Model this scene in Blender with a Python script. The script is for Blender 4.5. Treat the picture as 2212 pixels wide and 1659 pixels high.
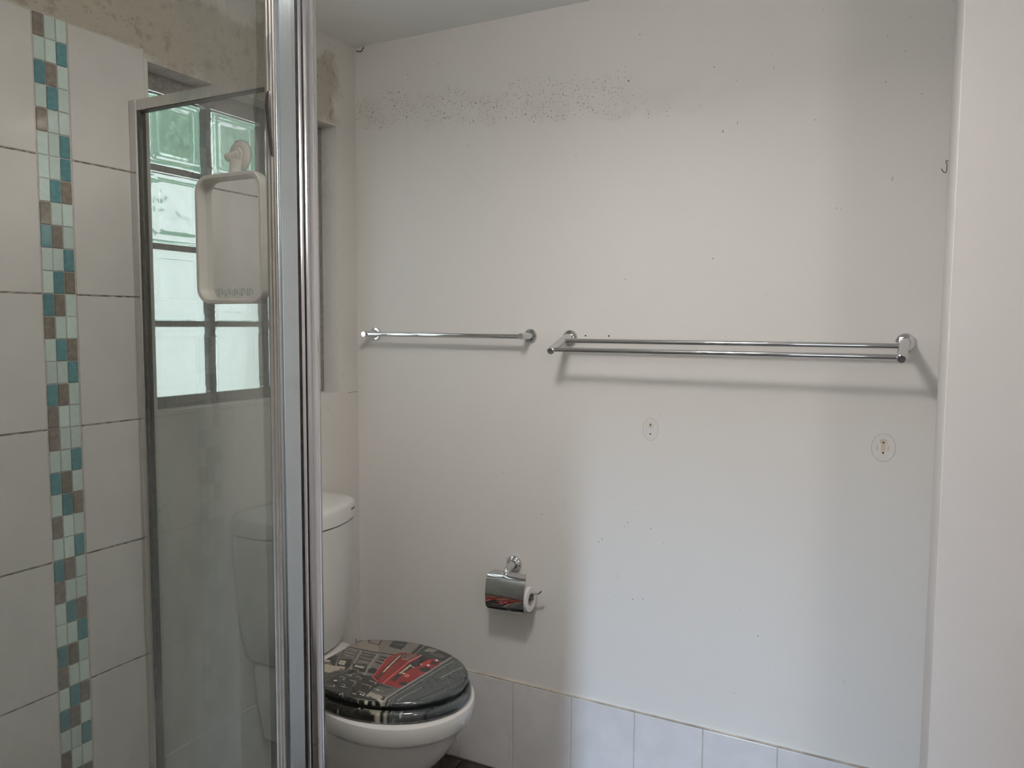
import bpy, bmesh, math, random
import numpy as np
from mathutils import Vector, Matrix

for o in list(bpy.data.objects):
    bpy.data.objects.remove(o, do_unlink=True)
SC = bpy.context.scene
COL = SC.collection
PI = math.pi

# ------------------------------------------------------------------ camera
cam_d = bpy.data.cameras.new('camera')
cam_d.sensor_width = 36.0
cam_d.lens = 1676.333 / 2212.0 * 36.0
cam_d.clip_start = 0.02
cam = bpy.data.objects.new('camera', cam_d)
COL.objects.link(cam)
cr = Vector((0.88592368, 0.46379209, 0.00601144))
cu = Vector((-0.04077001, 0.0649545, 0.99705502))
cw = Vector((-0.46203576, 0.88355974, -0.07645354))
M = Matrix((cr, cu, -cw)).transposed().to_4x4()
M.translation = Vector((1.7104, 0.0, 1.44245))
cam.matrix_world = M
SC.camera = cam

# ------------------------------------------------------------------ world, daylight, exposure
SC.view_settings.view_transform = 'Standard'
SC.view_settings.look = 'None'
SC.view_settings.gamma = 1.0
SC.view_settings.use_curve_mapping = False
SC.view_settings.exposure = 0.12
w = bpy.data.worlds.new('overcast_sky')
SC.world = w
w.use_nodes = True
bg = w.node_tree.nodes['Background']
bg.inputs[0].default_value = (0.87, 0.94, 0.98, 1)
bg.inputs[1].default_value = 2.6
SC.cycles.use_denoising = True
SC.cycles.use_light_tree = False
SC.cycles.max_bounces = 8
SC.cycles.transmission_bounces = 9
SC.cycles.transparent_max_bounces = 24
SC.cycles.glossy_bounces = 4
SC.cycles.diffuse_bounces = 4
SC.cycles.sample_clamp_indirect = 5.0
SC.cycles.use_adaptive_sampling = True
SC.cycles.adaptive_threshold = 0.055
SC.cycles.adaptive_min_samples = 12
SC.cycles.caustics_refractive = True

def area(name, loc, target, sx, sy, power, color, shape='RECTANGLE', spread=180):
    l = bpy.data.lights.new(name, 'AREA')
    l.shape = shape
    l.size = sx
    l.size_y = sy
    l.energy = power
    l.color = color
    l.spread = math.radians(spread)
    o = bpy.data.objects.new(name, l)
    COL.objects.link(o)
    o.location = loc
    d = Vector(target) - Vector(loc)
    o.rotation_euler = d.to_track_quat('-Z', 'Y').to_euler()
    return o

# daylight falling in through the window of the wall behind the camera
area('daylight', (1.24, -3.3, 2.60), (1.10, 2.1, 0.30), 0.34, 0.5, 185.0, (0.58, 0.76, 1.0))

# ------------------------------------------------------------------ materials
def new_mat(name):
    m = bpy.data.materials.new(name)
    m.use_nodes = True
    nt = m.node_tree
    nt.nodes.clear()
    out = nt.nodes.new('ShaderNodeOutputMaterial')
    return m, nt, out

def nd(nt, t, **kw):
    n = nt.nodes.new(t)
    for k, v in kw.items():
        setattr(n, k, v)
    return n

def mth(nt, op, a, b=None, c=None, clamp=False):
    n = nd(nt, 'ShaderNodeMath', operation=op, use_clamp=clamp)
    for i, v in enumerate((a, b, c)):
        if v is None:
            continue
        if isinstance(v, (int, float)):
            n.inputs[i].default_value = v
        else:
            nt.links.new(v, n.inputs[i])
    return n.outputs[0]

def ramp(nt, v, lo, hi, smooth=True):
    n = nd(nt, 'ShaderNodeMapRange')
    if smooth:
        n.interpolation_type = 'SMOOTHSTEP'
    nt.links.new(v, n.inputs[0])
    n.inputs[1].default_value = lo
    n.inputs[2].default_value = hi
    return n.outputs[0]

def mixc(nt, fac, a, b):
    n = nd(nt, 'ShaderNodeMix', data_type='RGBA')
    if isinstance(fac, (int, float)):
        n.inputs[0].default_value = fac
    else:
        nt.links.new(fac, n.inputs[0])
    for i, v in ((6, a), (7, b)):
        if isinstance(v, tuple):
            n.inputs[i].default_value = v if len(v) == 4 else v + (1,)
        else:
            nt.links.new(v, n.inputs[i])
    return n.outputs[2]

def noise(nt, vec, scale, detail=3.0, rough=0.55):
    n = nd(nt, 'ShaderNodeTexNoise')
    n.inputs['Scale'].default_value = scale
    n.inputs['Detail'].default_value = detail
    n.inputs['Roughness'].default_value = rough
    if vec is not None:
        nt.links.new(vec, n.inputs['Vector'])
    return n.outputs[0]

def position(nt):
    return nd(nt, 'ShaderNodeNewGeometry').outputs['Position']

def scaled(nt, vec, s):
    n = nd(nt, 'ShaderNodeVectorMath', operation='MULTIPLY')
    nt.links.new(vec, n.inputs[0])
    n.inputs[1].default_value = s
    return n.outputs[0]

def bsdf(nt, out, color, rough=0.5, metallic=0.0, coat=0.0, spec=0.5):
    b = nd(nt, 'ShaderNodeBsdfPrincipled')
    if isinstance(color, tuple):
        b.inputs['Base Color'].default_value = color + (1,) if len(color) == 3 else color
    else:
        nt.links.new(color, b.inputs['Base Color'])
    if isinstance(rough, (int, float)):
        b.inputs['Roughness'].default_value = rough
    else:
        nt.links.new(rough, b.inputs['Roughness'])
    b.inputs['Metallic'].default_value = metallic
    b.inputs['Coat Weight'].default_value = coat
    b.inputs['Specular IOR Level'].default_value = spec
    nt.links.new(b.outputs[0], out.inputs[0])
    return b

def bump(nt, b, h, strength, dist):
    n = nd(nt, 'ShaderNodeBump')
    n.inputs['Strength'].default_value = strength
    n.inputs['Distance'].default_value = dist
    nt.links.new(h, n.inputs['Height'])
    nt.links.new(n.outputs[0], b.inputs['Normal'])

def simple(name, color, rough=0.5, metallic=0.0, coat=0.0, mottled=0.0, scale=30.0, spec=0.5):
    m, nt, out = new_mat(name)
    c = color
    if mottled:
        f = noise(nt, position(nt), scale, 4)
        d = tuple(v * (1 - mottled) for v in color)
        c = mixc(nt, ramp(nt, f, 0.3, 0.7), color, d)
    bsdf(nt, out, c, rough, metallic, coat, spec)
    return m

def specks(nt, p2, scale, density, rmin, rmax):
    """mould dots: one dot per voronoi cell, kept where a random number is below the density"""
    v = nd(nt, 'ShaderNodeTexVoronoi')
    v.inputs['Scale'].default_value = scale
    nt.links.new(p2, v.inputs['Vector'])
    sep = nd(nt, 'ShaderNodeSeparateColor')
    nt.links.new(v.outputs['Color'], sep.inputs[0])
    keep = mth(nt, 'LESS_THAN', sep.outputs[0], density)
    r3 = mth(nt, 'POWER', sep.outputs[1], 2.0)
    r = mth(nt, 'MULTIPLY_ADD', r3, rmax - rmin, rmin)
    q = mth(nt, 'DIVIDE', v.outputs['Distance'], r)
    dot = mth(nt, 'SUBTRACT', 1.0, ramp(nt, q, 0.45, 1.0))
    dot = mth(nt, 'MULTIPLY', dot, keep)
    return mth(nt, 'MULTIPLY', dot, mth(nt, 'MULTIPLY_ADD', sep.outputs[2], 0.6, 0.4))

PAINT = (0.80, 0.785, 0.755)

def paint_back():
    """white wall paint with mould dots in a band below the ceiling and dirt marks lower down"""
    m, nt, out = new_mat('paint_back')
    P = position(nt)
    sx = nd(nt, 'ShaderNodeSeparateXYZ')
    nt.links.new(P, sx.inputs[0])
    X, Z = sx.outputs[0], sx.outputs[2]
    n1 = noise(nt, P, 7.0, 5)
    n2 = noise(nt, P, 22.0, 4)
    wob = mth(nt, 'MULTIPLY_ADD', n1, 0.12, -0.06)
    zb = mth(nt, 'MULTIPLY_ADD', X, -0.075, 2.098)          # lower edge of the band
    zl = mth(nt, 'ADD', mth(nt, 'SUBTRACT', Z, zb), mth(nt, 'MULTIPLY', wob, 0.75))
    lower = ramp(nt, zl, -0.015, 0.02)
    upper = mth(nt, 'SUBTRACT', 1.0, ramp(nt, mth(nt, 'ADD', zl, wob), 0.07, 0.135))
    xr = mth(nt, 'SUBTRACT', 1.0, ramp(nt, mth(nt, 'MULTIPLY_ADD', wob, 2.0, X), 0.80, 1.12))
    band = mth(nt, 'MULTIPLY', mth(nt, 'MULTIPLY', lower, upper), xr)
    dens = mth(nt, 'MULTIPLY', band, ramp(nt, n2, 0.25, 0.55))
    # faint dots all over, more of them near the band and at hand height
    near = mth(nt, 'MULTIPLY', ramp(nt, Z, 1.86, 2.1), mth(nt, 'SUBTRACT', 1.0, ramp(nt, Z, 2.2, 2.3)))
    gx = mth(nt, 'SUBTRACT', 1.0, ramp(nt, mth(nt, 'ABSOLUTE', mth(nt, 'SUBTRACT', X, 0.98)), 0.05, 0.22))
    gz = mth(nt, 'SUBTRACT', 1.0, ramp(nt, mth(nt, 'ABSOLUTE', mth(nt, 'SUBTRACT', Z, 0.80)), 0.08, 0.34))
    low = mth(nt, 'MULTIPLY', mth(nt, 'MULTIPLY', gx, gz), ramp(nt, n2, 0.42, 0.62))
    few = mth(nt, 'ADD', mth(nt, 'MULTIPLY_ADD', near, 0.05, 0.006), mth(nt, 'MULTIPLY', low, 0.22))
    p2 = scaled(nt, P, (1, 0, 1))
    d1 = specks(nt, p2, 210.0, mth(nt, 'MULTIPLY', dens, 1.1), 0.16, 0.52)
    d2 = specks(nt, p2, 95.0, mth(nt, 'MULTIPLY', dens, 0.75), 0.07, 0.33)
    d4 = specks(nt, p2, 101.0, few, 0.06, 0.26)
    p3 = scaled(nt, P, (1, 0, 0.30))
    streakd = mth(nt, 'MULTIPLY', mth(nt, 'MULTIPLY', ramp(nt, X, 0.72, 0.95), mth(nt, 'SUBTRACT', 1.0, ramp(nt, X, 1.25, 1.6))),
                  mth(nt, 'MULTIPLY', ramp(nt, Z, 1.93, 2.0), mth(nt, 'SUBTRACT', 1.0, ramp(nt, Z, 2.10, 2.19))))
    d3 = specks(nt, p3, 80.0, mth(nt, 'MULTIPLY_ADD', streakd, 0.17, 0.004), 0.08, 0.22)
    dots = mth(nt, 'MAXIMUM', mth(nt, 'MAXIMUM', mth(nt, 'MULTIPLY', d1, 0.62), mth(nt, 'MULTIPLY', d2, 0.85)), mth(nt, 'MULTIPLY', d3, 0.65))
    dots = mth(nt, 'MAXIMUM', dots, mth(nt, 'MULTIPLY', d4, 0.7))
    # faint yellow-brown bloom and grime
    bloom = mth(nt, 'MULTIPLY', mth(nt, 'MULTIPLY', lower, upper), mth(nt, 'SUBTRACT', 1.0, ramp(nt, X, 1.0, 1.6)))
    bloom = mth(nt, 'MULTIPLY', bloom, ramp(nt, n1, 0.35, 0.65))
    c = mixc(nt, mth(nt, 'MULTIPLY', bloom, 0.16), PAINT, (0.50, 0.40, 0.35))
    big = noise(nt, P, 2.2, 3)
    c = mixc(nt, mth(nt, 'MULTIPLY', ramp(nt, big, 0.35, 0.7), 0.055), c, (0.70, 0.56, 0.50))
    c = mixc(nt, dots, c, (0.10, 0.085, 0.075))
    b = bsdf(nt, out, c, 0.55, spec=0.35)
    bump(nt, b, noise(nt, P, 120.0, 3), 0.08, 0.002)
    return m

def paint_left():
    """window wall paint: brown mould bloom above the tiles and the window"""
    m, nt, out = new_mat('paint_left')
    P = position(nt)
    sx = nd(nt, 'ShaderNodeSeparateXYZ')
    nt.links.new(P, sx.inputs[0])
    Y, Z = sx.outputs[1], sx.outputs[2]
    n1 = noise(nt, P, 9.0, 6, 0.65)
    n2 = noise(nt, P, 38.0, 5, 0.65)
    wob = mth(nt, 'MULTIPLY_ADD', n1, 0.22, -0.11)
    top = mth(nt, 'SUBTRACT', 1.0, ramp(nt, mth(nt, 'ADD', Z, wob), 2.27, 2.32))
    low = ramp(nt, mth(nt, 'ADD', Z, mth(nt, 'MULTIPLY', wob, 0.5)), 2.06, 2.11)
    side = mth(nt, 'SUBTRACT', 1.0, ramp(nt, mth(nt, 'ADD', Y, mth(nt, 'MULTIPLY', wob, 0.7)), 2.01, 2.05))
    patch = mth(nt, 'MULTIPLY', mth(nt, 'MULTIPLY', top, low), side)
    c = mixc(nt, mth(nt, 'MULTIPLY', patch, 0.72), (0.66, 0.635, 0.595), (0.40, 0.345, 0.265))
    c = mixc(nt, mth(nt, 'MULTIPLY', patch, mth(nt, 'MULTIPLY', ramp(nt, n2, 0.5, 0.68), 0.5)), c, (0.22, 0.19, 0.145))
    p2 = scaled(nt, P, (0, 1, 1))
    edge = mth(nt, 'MULTIPLY', ramp(nt, mth(nt, 'ADD', Z, mth(nt, 'MULTIPLY', wob, 0.7)), 2.04, 2.12),
               mth(nt, 'SUBTRACT', 1.0, ramp(nt, mth(nt, 'ADD', Z, wob), 2.27, 2.36)))
    edge = mth(nt, 'MULTIPLY', edge, mth(nt, 'SUBTRACT', 1.0, ramp(nt, Y, 2.02, 2.09)))
    d = specks(nt, p2, 120.0, mth(nt, 'MULTIPLY_ADD', edge, 0.42, 0.010), 0.10, 0.40)
    c = mixc(nt, mth(nt, 'MULTIPLY', d, 0.7), c, (0.12, 0.10, 0.085))
    # damp stain behind the cistern
    st = mth(nt, 'MULTIPLY', ramp(nt, Y, 1.86, 2.0), mth(nt, 'SUBTRACT', 1.0, ramp(nt, Z, 0.45, 0.8)))
    c = mixc(nt, mth(nt, 'MULTIPLY', mth(nt, 'MULTIPLY', st, ramp(nt, n1, 0.45, 0.7)), 0.35), c, (0.38, 0.32, 0.24))
    # grime on the window reveal
    rv = mth(nt, 'MULTIPLY', mth(nt, 'MULTIPLY', ramp(nt, Z, 1.3, 2.0), ramp(nt, n1, 0.5, 0.66)), ramp(nt, Y, 2.0, 2.028))
    inside = mth(nt, 'SUBTRACT', 1.0, ramp(nt, sx.outputs[0], -0.02, -0.008))
    c = mixc(nt, mth(nt, 'MULTIPLY', mth(nt, 'MULTIPLY', rv, inside), 0.5), c, (0.42, 0.40, 0.30))
    b = bsdf(nt, out, c, 0.6, spec=0.3)
    bump(nt, b, noise(nt, P, 70.0, 5), 0.25, 0.004)
    return m

def grout_dirty():
    m, nt, out = new_mat('mouldy_grout')
    P = position(nt)
    f = noise(nt, scaled(nt, P, (1, 1, 3)), 55.0, 3)
    c = mixc(nt, ramp(nt, f, 0.36, 0.6), (0.40, 0.36, 0.32), (0.10, 0.075, 0.06))
    bsdf(nt, out, c, 0.8)
    return m

def pane_glass(name, tint, scum, zfade):
    """thin clear shower glass with soap film"""
    m, nt, out = new_mat(name)
    P = position(nt)
    tr = nd(nt, 'ShaderNodeBsdfTransparent')
    tr.inputs[0].default_value = tint + (1,)
    gl = nd(nt, 'ShaderNodeBsdfGlossy')
    gl.inputs['Roughness'].default_value = 0.01
    fr = nd(nt, 'ShaderNodeFresnel')
    fr.inputs[0].default_value = 1.45
    m1 = nd(nt, 'ShaderNodeMixShader')
    nt.links.new(mth(nt, 'MULTIPLY', fr.outputs[0], 0.32), m1.inputs[0])
    nt.links.new(tr.outputs[0], m1.inputs[1])
    nt.links.new(gl.outputs[0], m1.inputs[2])
    df = nd(nt, 'ShaderNodeBsdfDiffuse')
    df.inputs[0].default_value = (0.55, 0.62, 0.59, 1)
    sx = nd(nt, 'ShaderNodeSeparateXYZ')
    nt.links.new(P, sx.inputs[0])
    z = mth(nt, 'SUBTRACT', 1.0, ramp(nt, sx.outputs[2], zfade[0], zfade[1]))
    f = noise(nt, scaled(nt, P, (6, 6, 2.2)), 1.0, 5)
    sc = mth(nt, 'MULTIPLY', mth(nt, 'MULTIPLY_ADD', z, 0.93, 0.07), ramp(nt, f, 0.2, 0.85))
    fine = noise(nt, P, 260.0, 2)
    sc = mth(nt, 'MULTIPLY', sc, mth(nt, 'MULTIPLY_ADD', fine, 0.8, 0.6))
    m2 = nd(nt, 'ShaderNodeMixShader')
    nt.links.new(mth(nt, 'MULTIPLY', sc, scum, clamp=True), m2.inputs[0])
    nt.links.new(m1.outputs[0], m2.inputs[1])
    nt.links.new(df.outputs[0], m2.inputs[2])
    nt.links.new(m2.outputs[0], out.inputs[0])
    return m

def block_glass():
    m, nt, out = new_mat('glass_block')
    P = position(nt)
    g = nd(nt, 'ShaderNodeBsdfGlass')
    g.inputs['Color'].default_value = (0.965, 0.985, 0.975, 1)
    g.inputs['Roughness'].default_value = 0.11
    g.inputs['IOR'].default_value = 1.45
    bm_ = nd(nt, 'ShaderNodeBump')
    bm_.inputs['Strength'].default_value = 0.35
    bm_.inputs['Distance'].default_value = 0.01
    nt.links.new(noise(nt, P, 14.0, 2), bm_.inputs['Height'])
    nt.links.new(bm_.outputs[0], g.inputs['Normal'])
    nt.links.new(g.outputs[0], out.inputs[0])
    return m

def brushed(name, color, rough):
    m, nt, out = new_mat(name)
    P = position(nt)
    f = noise(nt, scaled(nt, P, (400, 400, 1.0)), 1.0, 1)
    g = noise(nt, P, 12.0, 4)
    c = mixc(nt, mth(nt, 'MULTIPLY', ramp(nt, g, 0.45, 0.75), 0.18), color, (0.42, 0.42, 0.40))
    bsdf(nt, out, c, mth(nt, 'MULTIPLY_ADD', f, 0.12, rough), 1.0)
    return m

def mosaic(name, a, b):
    m, nt, out = new_mat(name)
    P = position(nt)
    oi = nd(nt, 'ShaderNodeObjectInfo')
    f = noise(nt, P, 90.0, 4)
    c = mixc(nt, ramp(nt, f, 0.35, 0.7), a, b)
    k = mth(nt, 'MULTIPLY_ADD', oi.outputs['Random'], 0.22, 0.89)
    mx = nd(nt, 'ShaderNodeVectorMath', operation='SCALE')
    nt.links.new(c, mx.inputs[0])
    nt.links.new(k, mx.inputs['Scale'])
    bsdf(nt, out, mx.outputs[0], 0.18, coat=0.3)
    return m

def print_mat():
    m, nt, out = new_mat('street_print')
    a = nd(nt, 'ShaderNodeVertexColor', layer_name='print')
    bsdf(nt, out, a.outputs[0], 0.10, coat=0.6)
    return m

def emit(name, color, s):
    m, nt, out = new_mat(name)
    e = nd(nt, 'ShaderNodeEmission')
    e.inputs[0].default_value = color + (1,)
    e.inputs[1].default_value = s
    nt.links.new(e.outputs[0], out.inputs[0])
    return m

MAT = dict(
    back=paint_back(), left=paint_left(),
    paint=simple('wall_paint', (0.82, 0.79, 0.775), 0.55, mottled=0.03, scale=6.0, spec=0.35),
    ceil=simple('ceiling_paint', (0.92, 0.925, 0.905), 0.7, mottled=0.04, scale=5.0, spec=0.2),
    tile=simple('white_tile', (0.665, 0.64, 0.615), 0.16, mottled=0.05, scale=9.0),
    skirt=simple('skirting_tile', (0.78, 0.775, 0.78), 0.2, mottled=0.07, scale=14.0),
    grout=simple('grout', (0.62, 0.57, 0.51), 0.8, mottled=0.25, scale=60.0),
    groutd=grout_dirty(),
    seam=simple('stained_seam', (0.62, 0.56, 0.47), 0.7, mottled=0.45, scale=18.0),
    floor=simple('floor_tile', (0.085, 0.068, 0.06), 0.45, mottled=0.4, scale=60.0),
    floorg=simple('floor_grout', (0.10, 0.085, 0.075), 0.8, mottled=0.2, scale=60.0),
    pale=mosaic('pale_mosaic', (0.60, 0.71, 0.67), (0.55, 0.66, 0.62)),
    teal=mosaic('teal_mosaic', (0.085, 0.235, 0.265), (0.12, 0.29, 0.32)),
    brown=mosaic('brown_mosaic', (0.20, 0.165, 0.135), (0.27, 0.23, 0.19)),
    mortar=simple('mortar', (0.30, 0.285, 0.26), 0.85, mottled=0.35, scale=110.0),
    block=block_glass(),
    edge=simple('block_edge_coating', (0.86, 0.90, 0.88), 0.7),
    pane=pane_glass('shower_glass', (0.910, 0.920, 0.907), 0.22, (0.5, 1.7)),
    pane_far=pane_glass('filmed_shower_glass', (0.945, 0.960, 0.951), 0.26, (0.85, 1.25)),
    alu=brushed('aluminium', (0.655, 0.72, 0.755), 0.15),  # blue of the reflected light put into the near frame's metal colour
    aluw=brushed('warm_aluminium', (0.70, 0.685, 0.665), 0.20),  # same metal, warmer copy for the far panel without the blue reflection
    alup=brushed('polished_aluminium', (0.80, 0.80, 0.82), 0.07),
    chrome=simple('chrome', (0.67, 0.67, 0.68), 0.05, 1.0),
    rubber=simple('dark_seal', (0.10, 0.09, 0.075), 0.6, mottled=0.4, scale=80.0),
    seal=simple('clear_seal', (0.34, 0.32, 0.29), 0.35, mottled=0.12, scale=40.0),
    ceramic=simple('ceramic', (0.76, 0.745, 0.72), 0.12, coat=0.3),
    plastic=simple('white_plastic', (0.70, 0.665, 0.62), 0.35, mottled=0.03),
    cistern=simple('cistern_plastic', (0.66, 0.655, 0.625), 0.33),
    mirror=simple('mirror', (0.88, 0.89, 0.88), 0.015, 1.0),
    clear=pane_glass('clear_plastic', (0.9, 0.9, 0.88), 0.5, (3.0, 4.0)),
    paper=simple('toilet_paper', (0.82, 0.80, 0.78), 0.9, mottled=0.05, scale=80.0),
    card=simple('cardboard', (0.42, 0.38, 0.34), 0.9),
    hole=simple('dark_hole', (0.02, 0.02, 0.018), 0.9),
    glue=simple('old_glue', (0.72, 0.62, 0.48), 0.6, mottled=0.15, scale=200.0),
    patch=simple('bare_patch', (0.79, 0.77, 0.745), 0.5, mottled=0.04, scale=40.0),
    ridge=simple('paint_ridge', (0.62, 0.59, 0.55), 0.6),
    wire=simple('rusty_wire', (0.16, 0.11, 0.07), 0.5, 0.6, mottled=0.4, scale=300.0),
    web=simple('cobweb', (0.06, 0.055, 0.05), 0.9),
    printm=print_mat(),
    black=simple('black_gap', (0.012, 0.012, 0.013), 0.3),
    logo=simple('logo_ink', (0.12, 0.12, 0.12), 0.5),
    fence=simple('fence_paint', (0.74, 0.76, 0.75), 0.8, mottled=0.1, scale=3.0),
    ground=simple('paving', (0.72, 0.73, 0.70), 0.9, mottled=0.2, scale=2.0),
    leaf=simple('leaves', (0.46, 0.66, 0.52), 0.7, mottled=0.35, scale=7.0),
    bark=simple('bark', (0.12, 0.09, 0.06), 0.9, mottled=0.4, scale=30.0),
)

# ------------------------------------------------------------------ mesh helpers
def link(name, me, mat, parent=None, smooth=False):
    o = bpy.data.objects.new(name, me)
    COL.objects.link(o)
    if mat is not None and not me.materials:
        me.materials.append(MAT[mat] if isinstance(mat, str) else mat)
    if smooth:
        me.polygons.foreach_set('use_smooth', [True] * len(me.polygons))
        me.set_sharp_from_angle(angle=math.radians(38))
    if parent is not None:
        o.parent = parent
    return o

def fix(me):
    b = bmesh.new()
    b.from_mesh(me)
    bmesh.ops.recalc_face_normals(b, faces=b.faces)
    b.to_mesh(me)
    b.free()
    return me

def pyd(name, v, f, mat, parent=None, smooth=False, recalc=True):
    me = bpy.data.meshes.new(name)
    me.from_pydata([tuple(a) for a in v], [], f)
    if recalc:
        fix(me)
    return link(name, me, mat, parent, smooth)

def box_data(x0, x1, y0, y1, z0, z1):
    v = [(x0, y0, z0), (x1, y0, z0), (x1, y1, z0), (x0, y1, z0), (x0, y0, z1), (x1, y0, z1), (x1, y1, z1), (x0, y1, z1)]
    f = [(0, 3, 2, 1), (4, 5, 6, 7), (0, 1, 5, 4), (1, 2, 6, 5), (2, 3, 7, 6), (3, 0, 4, 7)]
    return v, f

def box_mesh(name, b, bevel=0.0, seg=1):
    me = bpy.data.meshes.new(name)
    bm = bmesh.new()
    v, f = box_data(*b)
    vs = [bm.verts.new(c) for c in v]
    for q in f:
        bm.faces.new([vs[i] for i in q])
    if bevel:
        bmesh.ops.bevel(bm, geom=bm.edges[:], offset=bevel, segments=seg, profile=0.5, affect='EDGES')
    bmesh.ops.recalc_face_normals(bm, faces=bm.faces)
    bm.to_mesh(me)
    bm.free()
    return me

def box(name, b, mat, parent=None, bevel=0.0, seg=1, smooth=False):
    return link(name, box_mesh(name, b, bevel, seg), mat, parent, smooth or seg > 1)

def boxes(name, bs, mat, parent=None):
    V, F = [], []
    for b in bs:
        v, f = box_data(*b)
        n = len(V)
        V += v
        F += [tuple(i + n for i in q) for q in f]
    return pyd(name, V, F, mat, parent)

def prism(name, poly, z0, z1, mat, parent=None, smooth=False):
    n = len(poly)
    v = [(x, y, z0) for x, y in poly] + [(x, y, z1) for x, y in poly]
    f = [tuple(range(n)), tuple(range(n, 2 * n))] + [(i, (i + 1) % n, n + (i + 1) % n, n + i) for i in range(n)]
    return pyd(name, v, f, mat, parent, smooth)

def frame_of(d):
    d = d.normalized()
    a = Vector((0, 0, 1)) if abs(d.z) < 0.9 else Vector((1, 0, 0))
    s = d.cross(a).normalized()
    return s, s.cross(d).normalized()

def tube_data(path, r, seg=16, cap=True):
    path = [Vector(q) for q in path]
    rs = r if isinstance(r, (list, tuple)) else [r] * len(path)
    V, F = [], []
    s = None
    for i, q in enumerate(path):
        if i == 0:
            d = path[1] - path[0]
        elif i == len(path) - 1:
            d = path[-1] - path[-2]
        else:
            d = (path[i + 1] - q).normalized() + (q - path[i - 1]).normalized()
        d.normalize()
        if s is None:
            s, t = frame_of(d)
        else:
            s = (s - d * s.dot(d)).normalized()
            t = s.cross(d).normalized()
        for k in range(seg):
            a = 2 * PI * k / seg
            V.append(q + (s * math.cos(a) + t * math.sin(a)) * rs[i])
    for i in range(len(path) - 1):
        for k in range(seg):
            a, b = i * seg + k, i * seg + (k + 1) % seg
            F.append((a, b, b + seg, a + seg))
    if cap:
        F.append(tuple(range(seg)))
        F.append(tuple(range((len(path) - 1) * seg, len(path) * seg)))
    return V, F

def tube(name, path, r, mat, parent=None, seg=16):
    v, f = tube_data(path, r, seg)
    return pyd(name, v, f, mat, parent, True)

def lathe(name, origin, axis, prof, mat, parent=None, seg=32, scale2=1.0):
    """prof: (distance along axis, radius)"""
    o = Vector(origin)
    d = Vector(axis).normalized()
    s, t = frame_of(d)
    V, F = [], []
    for h, r in prof:
        for k in range(seg):
            a = 2 * PI * k / seg
            V.append(o + d * h + (s * math.cos(a) + t * math.sin(a) * scale2) * max(r, 1e-5))
    for i in range(len(prof) - 1):
        for k in range(seg):
            a, b = i * seg + k, i * seg + (k + 1) % seg
            F.append((a, b, b + seg, a + seg))
    F.append(tuple(range(seg)))
    F.append(tuple(range((len(prof) - 1) * seg, len(prof) * seg)))
    return pyd(name, V, F, mat, parent, True)

def loft(name, rings, mat, parent=None, cap=(True, True), smooth=True):
    n = len(rings[0])
    V = [q for r in rings for q in r]
    F = []
    for i in range(len(rings) - 1):
        for k in range(n):
            a, b = i * n + k, i * n + (k + 1) % n
            F.append((a, b, b + n, a + n))
    if cap[0]:
        F.append(tuple(range(n)))
    if cap[1]:
        F.append(tuple(range((len(rings) - 1) * n, len(rings) * n)))
    return pyd(name, V, F, mat, parent, smooth)

def rrect(w, h, r, n=6):
    """rounded rectangle outline centred on the origin"""
    out = []
    for cx, cy, a0 in ((w / 2 - r, h / 2 - r, 0), (-w / 2 + r, h / 2 - r, 90), (-w / 2 + r, -h / 2 + r, 180), (w / 2 - r, -h / 2 + r, 270)):
        for k in range(n + 1):
            a = math.radians(a0 + 90 * k / n)
            out.append((cx + r * math.cos(a), cy + r * math.sin(a)))
    return out

def empty(name, loc):
    o = bpy.data.objects.new(name, None)
    COL.objects.link(o)
    o.location = loc
    o.empty_display_size = 0.05
    return o

def keep(parent):
    """parts were built in world coordinates: shift them so that they stay put under the moved empty"""
    inv = Matrix.Translation(-parent.location)
    seen = set()
    for ch in parent.children:
        if ch.data is not None and ch.data.name not in seen:
            seen.add(ch.data.name)
            ch.data.transform(inv)
            for g in ch.children:
                if g.data.name not in seen:
                    seen.add(g.data.name)
                    g.data.transform(inv)

def tag(o, label, cat, group=None):
    o['label'] = label
    o['category'] = cat
    if group:
        o['group'] = group
    return o

def struct(o, label=None):
    o['kind'] = 'structure'
    if label:
        o['label'] = label
    return o

def shared(name, me, loc, parent):
    o = bpy.data.objects.new(name, me)
    COL.objects.link(o)
    o.location = loc
    o.parent = parent
    return o

# ------------------------------------------------------------------ dimensions
D = 2.130          # back wall
ZC = 2.3646        # ceiling
XR = 1.755         # side of the wall block at the right
YR = 1.527         # its face
TP = 0.302         # tile course
Z0 = 1.5055        # a tile joint
YM = 1.0424        # mosaic strip
PX = -0.006        # plaster plane of the window wall
WY0, WY1, WZ0, WZ1 = 1.328, 2.030, 1.213, 2.085     # window opening
SY = 0.38          # shower side wall face
YF = -1.60         # wall behind the camera
XS = 3.20

# ------------------------------------------------------------------ setting
def holed_wall(name, axis, c0, c1, a0, a1, z0, z1, ha0, ha1, hz0, hz1, mat):
    """slab with a rectangular opening; axis 'x': plane of constant x"""
    def P(c, a, z):
        return (c, a, z) if axis == 'x' else (a, c, z)
    V, F = [], []
    for c in (c0, c1):
        V += [P(c, a0, z0), P(c, a1, z0), P(c, a1, z1), P(c, a0, z1), P(c, ha0, hz0), P(c, ha1, hz0), P(c, ha1, hz1), P(c, ha0, hz1)]
    for b in (0, 8):
        for i in range(4):
            j = (i + 1) % 4
            F.append((b + i, b + j, b + 4 + j, b + 4 + i))
    for i in range(4):
        j = (i + 1) % 4
        F.append((i, j, 8 + j, 8 + i))
        F.append((4 + i, 4 + j, 12 + j, 12 + i))
    return pyd(name, V, F, mat)

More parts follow.
